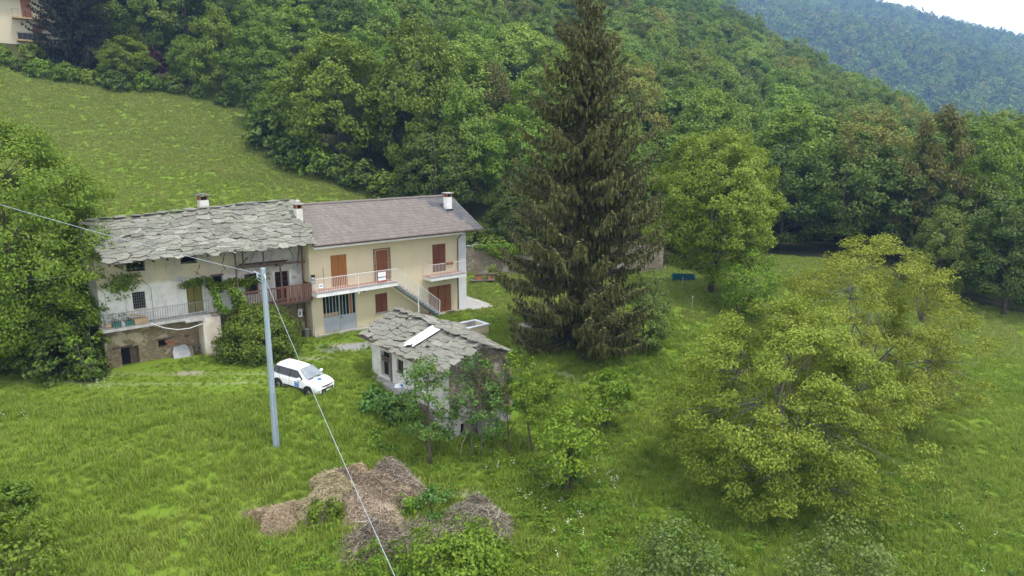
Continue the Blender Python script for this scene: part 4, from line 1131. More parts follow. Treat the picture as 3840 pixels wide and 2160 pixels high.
MB().box(3.0925, 3.096, -.20, -.165, .40, .49).build('plate_band', M['blue_sign'], np_); MB().box(3.0925, 3.096, .165, .20, .40, .49).build('plate_band', M['blue_sign'], np_)
MB().bar((-.2, -.05, 1.50), (-.35, -.05, 1.72), .012).build('aerial', M['black_plastic'], CAR)

# ================================================================ pole and wires
PB = (-11.1, 30.4)
zb_ = HT(*PB)
PO = thing('utility_pole', 'tall grey metal utility pole standing in the meadow beside the car', 'pole', (PB[0], PB[1], zb_ - .4))
PTZ = 7.65
hgt = PTZ - zb_ + .4
MB().tube([(0, 0, 0), (0, 0, hgt * .5), (0, 0, hgt - .02), (0, 0, hgt)], [.165, .14, .112, .10], 8).build('shaft', M['galv'], PO)
MB().tube([(.115, -.115, .3), (.10, -.10, hgt * .5), (.088, -.08, hgt - .5)], .022, 6).build('conduit', M['cable'], PO)
MB().tube([(.125, -.12, .3), (.122, -.118, 3.1)], .036, 6).build('cable_guard', M['galv'], PO)
for z in (hgt - .35, hgt - .85, hgt * .55, hgt * .32): MB().tube([(0, 0, z), (0, 0, z + .04)], [.128 + .02 * (1 - z / hgt), .128 + .02 * (1 - z / hgt)], 8, False).build('strap', M['tin_grey'], PO)
hk = MB().bar((-.12, 0, hgt - .30), (-.42, .02, hgt - .16), .05).build('clamp', M['cable'], PO)
MB().bar((.08, -.08, hgt - .28), (.16, -.22, hgt - .45), .05).build('clamp', M['cable'], PO)
cl = []
for k in range(26):
    t = k / 25 * math.pi * 5
    cl.append((-.10 + .19 * math.cos(t) * .8, -.10 + .16 * math.sin(t), hgt - .42 + .16 * math.sin(t * .83)))
MB().tube(cl, .014, 5).build('cable_coil', M['cable'], PO)
def wire(a, b, sag, r, label, name='overhead_cable', n=24, m='cable', twist=False):
    a = Vector(a); b = Vector(b); pts = []
    for i in range(n + 1):
        t = i / n; p = a.lerp(b, t); p.z -= sag * 4 * t * (1 - t); pts.append(p)
    o = MB().tube(pts, r, 6).build(name, M[m], None, True); return tag(o, label, 'cable')
wire((PB[0] - .42, PB[1] + .02, PTZ - .22), (-38, 36, 13.9), .35, .011, 'grey overhead cable running from the pole up across the slab roof to the left')
wire((PB[0] + .16, PB[1] - .22, PTZ - .5), (1.55, 6.5, 1.35), .35, .0085, 'pale twisted overhead cable descending from the pole towards the viewer')
wire(W2(-3.1, -.3, 6.35), (-31, 32, 6.1), .25, .006, 'thin pale wire stretched along the front of the old farmhouse', 'thin_wire')

# ================================================================ yard things
tg = thing('water_trough', 'open rectangular concrete water trough on the grass behind the shed', 'trough', W2(8.55, -6.6, 0), PHI)
MB().box(-.93, .93, -.76, -.60, -.1, .76).build('front_wall', M['cream'], tg); MB().box(-.93, .93, .60, .76, -.1, .76).build('back_wall', M['concrete'], tg)
MB().box(-.93, -.77, -.598, .598, -.1, .76).build('side_wall', M['concrete'], tg); MB().box(.77, .93, -.598, .598, -.1, .76).build('side_wall', M['cream'], tg)
MB().box(-.768, .768, -.598, .598, -.1, .35).build('floor', M['concrete'], tg)
for (a, b, c, d) in ((-1.0, 1.0, -.83, -.58), (-1.0, 1.0, .58, .83), (-1.0, -.74, -.578, .578), (.74, 1.0, -.578, .578)): MB().box(a, b, c, d, .762, .83).build('rim', M['pale_wall'], tg)

pd = thing('stone_table', 'flat stone slab on a dark pedestal under the spruce branches', 'table', (.75, 45.0, HT(.75, 45)), .5)
MB().prism([(-.75, -.35), (.3, -.55), (.8, -.1), (.55, .5), (-.45, .45)], 1.08, 1.16).build('top', M['concrete'], pd)
MB().prism([(-.2, -.2), (.2, -.2), (.22, .2), (-.2, .2)], -.1, 1.078).build('pedestal', M['bark'], pd)
MB().bar((.45, .1, -.1), (.45, .1, 1.07), .03).build('prop', M['rail_iron'], pd)

bn = thing('brick_bench', 'dark board bench on brick blocks by the garden wall', 'bench', (-2.6, 64.3, 0), .18)
MB().box(-1.3, 1.5, -.45, .35, .30, .38).build('board', M['bark_grey'], bn)
for x in (-.9, 1.1): MB().box(x - .08, x + .08, -.3, .2, -.1, .298).build('leg', M['rail_iron'], bn)
for i, x in enumerate((-.55, .55)):
    q = MB().box(x - .28, x + .28, -.25, .2, .382, .85).build('brick_block', M['brick'], bn)
MB().box(-.95, 1.0, -.3, .3, .852, .93).build('upper_board', M['bark'], bn)

tb = thing('blue_tub', 'dark blue rectangular tub in the grass beside the yellow-green tree', 'tub', (16.5, 65.6, HT(16.5, 65.6)), -.08)
MB().prism([(-1.0, -.4), (1.0, -.4), (1.0, .4), (-1.0, .4)], -.05, .06).build('bottom', M['board_blue'], tb)
for (a, b, c, d) in ((-1.05, 1.05, -.45, -.40), (-1.05, 1.05, .40, .45), (-1.05, -1.0, -.398, .398), (1.0, 1.05, -.398, .398)): MB().box(a, b, c, d, -.05, .62).build('side', M['board_blue'], tb)
MB().bar((-1.1, -.46, .63), (1.1, -.46, .63), .05, .03).build('rim', M['board_blue'], tb)
for k, (x, y, w) in enumerate(((15.2, 67.9, 'leftmost, by the wall end'), (15.4, 61.5, 'just in front of the blue tub'), (14.6, 54.8, 'nearest to the viewer, right of the spruce'))):
    fp = thing('fence_stake', 'thin pale stake in the grass, ' + w, 'stake', (x, y, HT(x, y)), 0, 'stakes right of the spruce')
    MB().tube([(0, 0, -.2), (.03, 0, .5), (.06, .02, 1.05)], .02, 5).build('stick', M['cable'], fp); MB().tube([(.05, .02, 1.0), (.05, .02, 1.1)], .035, 6).build('insulator', M['white_paint'], fp)
bg = thing('plastic_sack', 'blue and white plastic sack on the ledge at the corner of the shed', 'sack', (-6.25, 36.25, -.28), .4)
MB().tube([(0, 0, 0), (.02, 0, .12), (.05, .02, .26), (.1, .03, .36), (.15, .03, .40)], [.22, .30, .24, .12, .02], 9).build('sack', M['white_sheet'], bg, True)
MB().tube([(.12, -.06, .16), (.2, -.05, .30), (.22, .0, .36)], [.12, .14, .03], 8).build('blue_print', M['blue_sign'], bg, True)
pk = thing('stone_box', 'low grey stone box under the plastic sack beside the shed', 'box', (-6.1, 35.95, -.62), PHI)
MB().box(-.35, .35, -.22, .22, -.2, .32).build('block', M['concrete'], pk); MB().box(-.38, .38, -.25, .25, .322, .37).build('lid', M['concrete'], pk)

# garden wall behind the houses
GW = thing('garden_wall', 'old rubble garden wall behind the houses, ivy on its left half', 'wall', (-4.6, 67.3, 0), math.atan2(70.6 - 67.3, 15.6 + 4.6))
Lw = math.hypot(20.2, 3.3); rr = random.Random(8)
top = [2.75 + .25 * math.sin(i * .9) * .5 + rr.uniform(-.12, .12) + (.2 if i < 5 else 0) - (0.1 if i > 17 else 0) for i in range(22)]
mb = MB()
for i in range(21):
    x0, x1 = Lw * i / 21, Lw * (i + 1) / 21
    a, b = top[i], top[i + 1]
    mb.add([(x0, 0, -.6), (x1, 0, -.6), (x1, 0, b), (x0, 0, a), (x0, .5, -.6), (x1, .5, -.6), (x1, .5, b), (x0, .5, a)], [(0, 1, 2, 3), (7, 6, 5, 4), (3, 2, 6, 7), (0, 4, 5, 1)] + ([(0, 3, 7, 4)] if i == 0 else []) + ([(1, 5, 6, 2)] if i == 20 else []))
mb.build('wall_body', M['rubble_garden'], GW)
for k in range(26):
    x = Lw * (k + .5) / 26
    obj('coping_stone', ssm[k % 10], None, GW, (x, .25, np.interp(x, np.linspace(0, Lw, 22), top) + .02), (rr.uniform(-.06, .06), rr.uniform(-.06, .06), rr.uniform(-.2, .2)), (.9, .7, 1.6))

# ================================================================ apartment house above the meadow
AB = thing('apartment_house', 'cream apartment house with balconies at the top left behind a dark conifer', 'house', (-75.0, 108.0, 25.0), PHI)
M['cream_far'] = pmat('cream_far', (.56, .50, .36), (.50, .445, .32), .5, .9)
mb = MB(); wall_sheet(mb, -8, 9, -3, 9.3, [(2.5, 3.75, 6.15, 8.75), (3.6, 4.8, 2.95, 5.4), (-4.5, -3.2, 6.9, 8.5), (-4.5, -3.2, 3.6, 5.2)], 0, .2)
mb.quad((9, 0, -3), (9, 9, -3), (9, 9, 9.3), (9, 0, 9.3)); mb.quad((-8, 9, -3), (-8, 0, -3), (-8, 0, 9.3), (-8, 9, 9.3)); mb.quad((9, 9, -3), (-8, 9, -3), (-8, 9, 9.3), (9, 9, 9.3))
mb.build('wall', M['cream_far'], AB)
rf_ = MB().prism_x([(-1.2, 9.2), (4.5, 11.6), (10.2, 9.2), (10.2, 9.0), (-1.2, 9.0)], -8.8, 9.8).build('roof', M['tile_brown'], AB)
for (a, b, c, d, m_) in ((2.5, 3.75, 6.15, 8.75, 'shutter_brown'), (3.6, 4.8, 2.95, 5.4, 'shutter_red'), (-4.5, -3.2, 6.9, 8.5, 'shutter_brown'), (-4.5, -3.2, 3.6, 5.2, 'shutter_brown')):
    w_ = MB().box(a, (a + b) / 2 - .02, .05, .1, c, d).build('shutter', M[m_], AB); MB().box((a + b) / 2 + .02, b, .05, .1, c, d).build('shutter_leaf', M[m_], w_)
for (a, b, z) in ((1.2, 5.6, 6.1), (1.4, 5.2, 2.9)):
    s_ = MB().box(a, b, -1.3, -.01, z - .22, z).build('balcony', M['shutter_orange'] if z < 0 else M['cardboard'], AB)
    MB().bar((a + .05, -1.25, z + 1.05), (b - .05, -1.25, z + 1.05), .05).build('rail', M['rail_iron'], s_)
    MB().bar((a + .05, -1.25, z + 1.05), (a + .05, 0, z + 1.05), .05).build('rail', M['rail_iron'], s_)
    rail_bars(s_, 'bar', M['rail_iron'], (a + .05, -1.25, 0), (b - .05, -1.25, 0), z, z + 1.05, .55, .03)
    if z < 4:
        MB().box(a + .1, b - .1, -1.22, -1.19, z + .05, z + .95).build('balcony_screen', M['black_plastic'], s_)
MB().box(7.2, 7.9, -1.2, -.6, -1.6, .2).build('garden_post', M['white_paint'], AB)
# chalet on the far mountain
FC = thing('mountain_chalet', 'tiny pale house among the trees high on the far mountain', 'house', (617, 1308, HT(617, 1308) + 8), .5)
MB().box(-6, 6, -4, 4, -6, 2).build('wall', M['cream_far'], FC); MB().prism_x([(-5, 2), (0, 4.6), (5, 2)], -6.6, 6.6).build('roof', M['tile_brown'], FC)
for x in (-5, 0, 5): MB().box(x * .7 - .6, x * .7 + .6, -4.05, -4.0, -.6, 1).build('window', M['glass_dark'], FC)
# ================================================================ vegetation
def unit(a):
    return a / np.maximum(np.linalg.norm(a, axis=-1, keepdims=True), 1e-9)

def leaves_mesh(name, P, Nn, D, L, Wd, m, fold=.25):
    """every leaf a folded rhombus: base, side, tip, side"""
    n = len(P)
    Nn = unit(Nn); D = unit(D - Nn * np.sum(D * Nn, 1, keepdims=True)); S = np.cross(Nn, D)
    L = np.broadcast_to(np.asarray(L, float), (n,))[:, None]; Wd = np.broadcast_to(np.asarray(Wd, float), (n,))[:, None]
    v0 = P - D * L * .5; v2 = P + D * L * .5 - Nn * L * .10
    v1 = P + S * Wd * .5 + Nn * Wd * fold - D * L * .06; v3 = P - S * Wd * .5 + Nn * Wd * fold - D * L * .06
    vv = np.stack([v0, v1, v2, v3], 1).reshape(-1, 3)
    b = np.arange(n)[:, None] * 4
    ff = np.concatenate([b + np.array([[0, 1, 2]]), b + np.array([[0, 2, 3]])], 0)
    return fast_mesh(name, vv, ff, m)

PROF = {
    'round': ([0, .12, .35, .6, .82, .95, 1], [.35, .72, 1.0, .95, .68, .38, .10]),
    'oval': ([0, .1, .3, .55, .8, .93, 1], [.45, .75, 1.0, .92, .62, .34, .08]),
    'tall': ([0, .1, .3, .55, .8, .93, 1], [.55, .85, 1.0, .86, .55, .28, .06]),
    'spread': ([0, .15, .4, .65, .85, .95, 1], [.55, .92, 1.0, .86, .55, .30, .10]),
    'cone': ([0, .08, .3, .6, .85, 1], [.7, 1.0, .86, .55, .25, .04]),
    'bush': ([0, .1, .35, .65, .88, 1], [.75, .95, 1.0, .82, .5, .15]),
}

def make_tree(name, seed, H, Rc, z0, prof, ncl, per, leaf, m_leaf, m_bark, tr=.16, lobes=.22, stems=1, limb_every=3, lean=(0, 0), clump=.19, fill=.22, lw=.74, droop=.2, bare=0, flat=.88):
    """returns (trunk mesh, crown mesh) standing at the origin"""
    r = np.random.default_rng(seed)
    pt, pr = PROF[prof]
    ts = []
    while len(ts) < ncl:
        t = r.random()
        if r.random() < np.interp(t, pt, pr) ** 1.3: ts.append(t)
    t = np.array(ts); th = r.random(ncl) * 2 * np.pi
    ph = r.random(5) * 6.28
    lob = 1 + lobes * (np.sin(3 * th + ph[0] + 2.2 * t) * .6 + np.sin(5 * th + ph[1] - 4 * t) * .4 + np.sin(7 * t * 3 + ph[2] + th) * .45)
    env = Rc * np.interp(t, pt, pr) * lob
    rad = env * np.sqrt(fill + (1 - fill) * r.random(ncl) ** .6)
    cx = rad * np.cos(th) + lean[0] * t; cy_ = rad * np.sin(th) + lean[1] * t
    cz = z0 + (H - z0) * t - droop * (rad / Rc) ** 2 * (1 - t)
    C = np.stack([cx, cy_, cz], 1)
    rc = Rc * clump * r.uniform(.6, 1.35, ncl)
    k = np.maximum(4, (per * (rc / (Rc * clump)) ** 1.5 * r.uniform(.7, 1.2, ncl)).astype(int))
    ci = np.repeat(np.arange(ncl), k); n = len(ci)
    off = r.normal(size=(n, 3)); off = unit(off) * (r.random((n, 1)) ** .45)
    off[:, 2] = np.where(off[:, 2] < 0, off[:, 2] * .55, off[:, 2])
    out = unit(np.stack([cx, cy_, (t - .35) * Rc * 1.1], 1))[ci]
    P = C[ci] + off * rc[ci][:, None] * np.array([1, 1, flat])
    Nn = out * .55 + off * .55 + np.array([0, 0, .42]) + r.normal(size=(n, 3)) * .42
    D = out * .7 + off * .5 + r.normal(size=(n, 3)) * .55 + np.array([0, 0, -.35])
    L = leaf * r.uniform(.65, 1.3, n)
    crown = leaves_mesh('crown', P, Nn, D, L, L * lw, m_leaf)
    mb = MB()
    rs = random.Random(seed)
    forks = []
    for s in range(stems):
        a = s * 2 * math.pi / stems + rs.random(); b = .0 if stems == 1 else .12 * Rc
        pts = []; rds = []
        hh = H * (.80 if prof != 'spread' else .62) * rs.uniform(.9, 1.05)
        for i in range(7):
            f = i / 6
            pts.append((b * math.cos(a) * (1 + 2.0 * f) + lean[0] * f * hh / H + rs.uniform(-.5, .5) * .10 * Rc * f, b * math.sin(a) * (1 + 2.0 * f) + lean[1] * f * hh / H + rs.uniform(-.5, .5) * .10 * Rc * f, -.25 + hh * f))
            rds.append(tr * (1.25 if i == 0 else 1) * (1 - .85 * f) / (1 if stems == 1 else 1.5))
        mb.tube(pts, rds, 7); forks.append((pts, rds))
    # main limbs towards spread-out clumps, then thin twigs from the limbs to the clumps
    nm = max(4, min(14, ncl // 14)); nodes = []
    for i in range(nm):
        e = Vector(C[(i * ncl) // nm]) * 1.0
        pts, rds = forks[i % len(forks)]
        f = min(.9, max(.16, (e.z / H) * .62)) * 6
        j = int(min(5, f)); q = f - j
        s0 = Vector(pts[j]).lerp(Vector(pts[j + 1]), q); r0 = max(.02, (rds[j] * (1 - q) + rds[j + 1] * q) * .5)
        e = s0.lerp(e, .72)
        m1 = s0.lerp(e, .35) + Vector((rs.uniform(-.08, .08) * Rc, rs.uniform(-.08, .08) * Rc, .10 * Rc)); m2 = s0.lerp(e, .7) + Vector((rs.uniform(-.08, .08) * Rc, rs.uniform(-.08, .08) * Rc, .07 * Rc))
        mb.tube([s0, m1, m2, e], [r0, r0 * .75, r0 * .5, r0 * .25], 5, False)
        nodes += [(m1, r0 * .4), (m2, r0 * .3), (e, r0 * .22)]
    for pts, rds in forks: nodes += [(Vector(pts[5]), rds[5] * .5), (Vector(pts[6]), max(.012, rds[6] * .6))]
    na = np.array([tuple(q[0]) for q in nodes])
    for i in range(0, ncl, limb_every):
        j = int(np.argmin(np.sum((na - C[i]) ** 2, 1) + r.random(len(na)) * .3)); s0, r0 = nodes[j]; e = Vector(C[i]); r0 = max(.010, min(r0, .03))
        mid = s0.lerp(e, .5) + Vector((rs.uniform(-.06, .06) * Rc, rs.uniform(-.06, .06) * Rc, .03 * Rc))
        mb.tube([s0, mid, e], [r0, r0 * .7, .005], 4, False)
    for i in range(bare):                                   # dead twigs
        c = Vector(C[rs.randrange(ncl)]); p = c; pts = [p]
        d = Vector((c.x, c.y, rs.uniform(-.5, .6))).normalized()
        for q in range(4):
            d = (d + Vector((rs.uniform(-.5, .5), rs.uniform(-.5, .5), rs.uniform(-.4, .3)))).normalized(); p = p + d * rs.uniform(.25, .5); pts.append(p)
        mb.tube(pts, [.02, .016, .012, .009, .005], 4, False)
    return mb.mesh('trunk', m_bark, True), crown

def place(name, label, cat, trunk, crown, x, y, rot=0.0, s=1.0, group=None, z=None, sz=None):
    t = thing(name, label, cat, (x, y, (HT(x, y) if z is None else z)), rot, group)
    t.scale = (s, s, sz or s)
    obj('trunk', trunk, None, t); obj('crown', crown, None, t)
    return t

G = {}
G['ash'] = leafmat('leaf_ash', [(.085, .145, .013), (.140, .220, .018), (.205, .295, .024)], .35, .1)
G['walnut'] = leafmat('leaf_walnut', [(.140, .172, .016), (.240, .278, .028), (.345, .380, .052)], .38, .12)
G['yellow'] = leafmat('leaf_yellow_green', [(.130, .170, .014), (.205, .255, .022), (.285, .335, .036)], .35, .1)
G['mid'] = leafmat('leaf_mid', [(.080, .128, .011), (.132, .202, .016), (.195, .280, .025)], .3, .5, .025)
G['dark'] = leafmat('leaf_dark', [(.046, .076, .010), (.076, .118, .013), (.118, .172, .020)], .28, .4, .02)
G['pale'] = leafmat('leaf_pale', [(.122, .190, .022), (.180, .265, .032), (.240, .330, .046)], .33, .4, .025)
G['bush'] = leafmat('leaf_bush', [(.070, .105, .012), (.120, .165, .016), (.215, .250, .026)], .33, .1)
G['olive'] = leafmat('leaf_olive', [(0.134, 0.158, 0.024), (0.192, 0.217, 0.032), (0.250, 0.268, 0.045)], .3, .4, .05)
G['bright'] = leafmat('leaf_bright', [(.090, .165, .012), (.145, .240, .017), (.215, .320, .026)], .38, .2)
G['brown'] = leafmat('leaf_brownish', [(.070, .070, .014), (.110, .104, .02), (.150, .142, .03)], .28, .2, .01)
G['apple'] = leafmat('leaf_apple', [(0.058, 0.124, 0.024), (0.096, 0.185, 0.034), (0.141, 0.247, 0.045)], .33, .2)
G['red'] = leafmat('leaf_maroon', [(.035, .010, .012), (.055, .014, .016), (.075, .02, .02)], .3, .1)
G['greygreen'] = leafmat('leaf_grey_green', [(.080, .130, .026), (.120, .180, .038), (.165, .225, .055)], .32, .2)
G['ivy'] = leafmat('leaf_ivy', [(0.033, 0.076, 0.013), (0.058, 0.124, 0.018), (0.128, 0.220, 0.026)], .3, .2)
G['conifer'] = leafmat('needles', [(.054, .058, .018), (.098, .098, .029), (.175, .165, .052)], .2, .15)
G['conifer_dark'] = leafmat('needles_dark', [(.014, .018, .008), (.022, .028, .011), (.036, .040, .016)], .1, .15)
G['dry'] = leafmat('dry_twigs', [(.21, .175, .13), (.33, .28, .21), (.46, .40, .32)], .1, .2)
G['hay'] = leafmat('dry_hay', [(.30, .235, .14), (.43, .35, .22), (.56, .48, .32)], .25, .2)
G['rust'] = leafmat('rusty_twigs', [(.24, .175, .12), (.36, .28, .20), (.48, .39, .30)], .1, .2)

# ---------------- the tall spruce
def spruce(name, seed, H, Rb, m_leaf, trunk_r=.32, z_first=.7, whorl=.40, per=6, step=.20, top_open=.75, fine=1.0):
    r = np.random.default_rng(seed); rs = random.Random(seed)
    Pq = []                                     # each strip: base, dir, normal, length, width
    mb = MB()
    mb.tube([(0, 0, -.4), (0, 0, 1.2), (.08, 0, H * .5), (0, .05, H)], [trunk_r * 1.2, trunk_r, trunk_r * .55, .02], 9)
    z = z_first
    B, T, Wd_, Nn_ = [], [], [], []
    while z < H - .25:
        f = z / H
        Lmax = Rb * (np.interp(f, [0, .1, .3, .55, .8, 1], [.76, .95, 1.0, .80, .42, .03]))
        for k in range(per if f < .85 else 4):
            az = rs.random() * 2 * math.pi
            L = Lmax * rs.uniform(.72, 1.12)
            if L < .2: continue
            droop = (.46 - .35 * f) * rs.uniform(.7, 1.3); lift = (.50 + .12 * f) * rs.uniform(.8, 1.2)
            n = max(3, int(L / step))
            zz = z + rs.uniform(-.2, .2)
            d2 = np.array([math.cos(az), math.sin(az), 0]); sd2 = np.array([-d2[1], d2[0], 0])
            bend = rs.uniform(-.12, .12)
            pts = []
            for i in range(n + 1):
                q = i / n
                p = d2 * L * q + sd2 * bend * L * q * q + np.array([0, 0, zz + (.18 if f > .7 else .0) * L * q - droop * L * math.sin(q * math.pi * .62) * .62 + lift * L * q ** 3 * .45])
                pts.append(p)
            mb.tube([tuple(pts[0]), tuple(pts[n // 2]), tuple(pts[-1])], [.05 * (1 - f) + .012, .025 * (1 - f) + .008, .004], 4, False)
            for i in range(1, n + 1):
                q = i / n; p = pts[i]; tan = unit(pts[i] - pts[i - 1])
                wl_ = min(.95, .34 + .22 * L) * (1.08 - .62 * q) * (.9 if q > .12 else .5)
                for side in (-1, 1):
                    ww = wl_ * rs.uniform(.7, 1.2)
                    dirv = unit(tan * rs.uniform(.35, .8) + sd2 * side * rs.uniform(.7, 1.0) + np.array([0, 0, -.22 + rs.uniform(-.15, .1)]))
                    B.append(p); T.append(p + dirv * ww + np.array([0, 0, -.10 * ww])); Wd_.append(.13 * fine); Nn_.append(np.array([rs.uniform(-.3, .3), rs.uniform(-.3, .3), 1.0]))
                    # hanging twigs from the side twig
                    for h in range(2 if L > 1 else 1):
                        b0 = p + dirv * ww * rs.uniform(.2, .95)
                        hl = rs.uniform(.30, .85) * (1.0 - .5 * f) * (1.1 - .4 * q)
                        B.append(b0); T.append(b0 + np.array([rs.uniform(-.08, .08), rs.uniform(-.08, .08), -hl]) + dirv * .05); Wd_.append(.10 * fine); a = rs.random() * 6.28; Nn_.append(np.array([math.cos(a), math.sin(a), .1]))
                hl = rs.uniform(.3, .6) * (1 - .5 * f)
                B.append(p); T.append(p + np.array([rs.uniform(-.05, .05), rs.uniform(-.05, .05), -hl])); Wd_.append(.12 * fine); a = rs.random() * 6.28; Nn_.append(np.array([math.cos(a), math.sin(a), .1]))
            e = pts[-1]; tn = unit(pts[-1] - pts[-2])
            B.append(e); T.append(e + tn * .35 + np.array([0, 0, .08])); Wd_.append(.14 * fine); Nn_.append(np.array([0, 0, 1.0]))
        z += whorl * rs.uniform(.75, 1.25) * (1 - .25 * f)
    for k in range(14):
        B.append(np.array([0, 0, H - .1 * k])); a = rs.random() * 6.28
        T.append(np.array([.25 * math.cos(a) * (.3 + .08 * k), .25 * math.sin(a) * (.3 + .08 * k), H - .1 * k + .28])); Wd_.append(.1); Nn_.append(np.array([math.sin(a), -math.cos(a), .2]))
    B = np.array(B); T = np.array(T); D = T - B; L = np.linalg.norm(D, axis=1)
    crown = leaves_mesh('crown', (B + T) / 2, np.array(Nn_), D, L, np.array(Wd_) * 1.35, m_leaf, .18)
    return mb.mesh('trunk', M['bark'], True), crown
tk, cr = spruce('tall_spruce', 1, 23.5, 5.4, G['conifer'], .38, .8, .50, 7, .19, fine=1.12)
place('spruce_tree', 'very tall dark drooping spruce standing alone in the middle', 'tree', tk, cr, 4.5, 45.3, .4)
tk2, cr2 = spruce('far_conifer', 2, 18.5, 5.6, G['conifer_dark'], .4, 1.4, .55, 7, .34, fine=1.7)
place('dark_conifer', 'broad dark conifer in front of the apartment house', 'tree', tk2, cr2, -65.2, 108.6, 0)

# ---------------- named trees near the houses
def own(name, label, cat, x, y, H, Rc, z0, prof, ncl, per, leaf, g, seed, bark='bark', group=None, rot=0, z=None, **kw):
    a, b = make_tree(name, seed, H, Rc, z0, prof, ncl, per, leaf, G[g], M[bark], **kw)
    return place(name, label, cat, a, b, x, y, rot, 1.0, group, z)
own('ash_tree', 'big bright green ash tree at the left end of the old farmhouse', 'tree', -28.5, 39.0, 14.2, 5.5, 1.0, 'round', 560, 170, .18, 'ash', 11, lobes=.26, tr=.26, clump=.15, lw=.62)
own('ash_sapling', 'slender light tree leaning before the left end of the stone balcony', 'tree', -23.6, 36.7, 4.6, 1.15, 1.2, 'oval', 22, 16, .22, 'ash', 12, 'bark_grey', tr=.05, stems=2, clump=.3)
own('walnut_tree', 'wide yellow-green walnut tree filling the right foreground', 'tree', 12.8, 31.2, 9.7, 5.05, .9, 'spread', 480, 200, .115, 'walnut', 13, 'bark_grey', lobes=.30, tr=.24, clump=.125, bare=14, limb_every=2, droop=1.0, fill=.2, flat=.6)
w2 = own('walnut_tree', 'open walnut tree with dead branches on its right, behind the wide one', 'tree', 20.3, 38.4, 11.6, 5.2, 1.4, 'spread', 380, 175, .12, 'walnut', 14, 'bark_grey', lobes=.34, tr=.26, clump=.13, bare=18, limb_every=2, droop=1.2, fill=.2, flat=.6)
rs = random.Random(31); mb = MB()
for k in range(34):                                        # dead limb on the right side
    p = Vector((2.2 + rs.random() * .8, -.6 + rs.uniform(-.6, .8), 3.4 + rs.uniform(-1.4, 1.2))); pts = [p]; d = Vector((1, rs.uniform(-.5, .5), rs.uniform(-.6, .8))).normalized()
    for q in range(6):
        d = (d + Vector((rs.uniform(-.3, .5), rs.uniform(-.5, .5), rs.uniform(-.45, .35)))).normalized(); p = p + d * rs.uniform(.3, .75); pts.append(p)
    mb.tube(pts, [.05, .04, .032, .026, .02, .014, .008], 4, False)
o = mb.build('dead_branches', M['bark_grey'], w2); o['label'] = 'bare grey dead branches'
own('linden_tree', 'tall full yellow-green tree right of the spruce', 'tree', 17.6, 60.0, 14.6, 5.5, 2.3, 'oval', 430, 155, .195, 'yellow', 15, lobes=.2, tr=.28, clump=.135)
own('young_tree', 'bright green bushy tree at the foot of the yellow-green tree', 'tree', 19.0, 55.6, 5.9, 2.9, .3, 'round', 110, 66, .18, 'bright', 16, stems=3, tr=.12, clump=.22)
own('apple_tree', 'slim dark-trunked fruit tree in front of the shed gable', 'tree', -3.95, 30.8, 5.9, 1.45, 1.4, 'tall', 80, 46, .13, 'apple', 17, tr=.10, clump=.24, lobes=.35)
own('elder_tree', 'thin green elder growing against the shed gable', 'tree', -1.75, 31.9, 5.0, 1.35, 1.1, 'oval', 62, 40, .14, 'apple', 18, 'bark_grey', tr=.06, stems=2, clump=.27, lobes=.35, bare=8)
own('leaning_tree', 'thin leaning yellowish tree at the right corner of the shed', 'tree', 1.1, 32.6, 5.5, 1.2, 1.9, 'oval', 62, 40, .15, 'bright', 19, tr=.07, lean=(-.9, .5), clump=.27, lobes=.35, bare=12)
own('thin_tree', 'thin bare-stemmed shrub tree beside the stone panel of the shed', 'tree', -.1, 32.3, 4.4, .8, 1.8, 'oval', 22, 20, .14, 'apple', 20, tr=.05, lean=(-.3, .3), clump=.3, bare=14)
own('plum_tree', 'small bright fruit tree standing alone below the spruce', 'tree', 5.3, 35.9, 3.3, 1.35, .9, 'round', 70, 55, .15, 'bright', 21, tr=.08, lobes=.35, clump=.27)
own('ivy_tree', 'crooked small tree with ivy round its trunk left of the big walnut', 'tree', 2.4, 29.6, 4.6, 1.7, 1.6, 'spread', 90, 42, .15, 'bright', 22, tr=.09, lean=(.9, .4), lobes=.4, clump=.24, bare=10)
a, b = make_tree('ivy', 23, 2.6, .38, .5, 'tall', 40, 34, .12, G['ivy'], M['bark'], tr=.05, clump=.5)
place('ivy_clump', 'dark ivy wrapped round the crooked small tree', 'ivy', a, b, 2.75, 29.75, 0)
own('grey_shrub', 'grey-green willow shrub at the right foot of the spruce', 'shrub', 9.3, 46.0, 6.0, 1.7, .2, 'oval', 70, 44, .17, 'greygreen', 24, stems=4, tr=.08, clump=.24)
own('house_bush', 'large round leafy bush in front of the old farmhouse', 'shrub', *W2(-4.25, -1.7)[:2], 3.1, 2.5, .15, 'bush', 230, 100, .14, 'bush', 25, stems=5, tr=.08, clump=.2, lobes=.12, group=None)
own('herb_clump', 'low green herb clump beside the shed ledge', 'plant', *W2(-2.4, -12.9)[:2], 1.0, 1.0, .05, 'bush', 26, 30, .2, 'apple', 26, stems=4, tr=.02, clump=.36)
own('herb_clump', 'dark leafy weeds at the near corner of the shed ledge', 'plant', *W2(-2.0, -14.1)[:2], 1.1, .9, .05, 'bush', 24, 30, .2, 'ivy', 27, stems=4, tr=.02, clump=.36)
own('rounded_bush', 'bright green rounded bush at the bottom edge, right of the brush piles', 'shrub', -2.1, 23.4, 2.3, 2.0, .1, 'bush', 110, 60, .14, 'bright', 28, stems=5, tr=.04, clump=.24)
own('fruit_bush', 'grey-green bush at the bottom edge left of centre-right', 'shrub', 6.1, 22.6, 3.4, 2.2, .3, 'bush', 110, 44, .13, 'greygreen', 29, stems=4, tr=.05, clump=.22, lobes=.3)
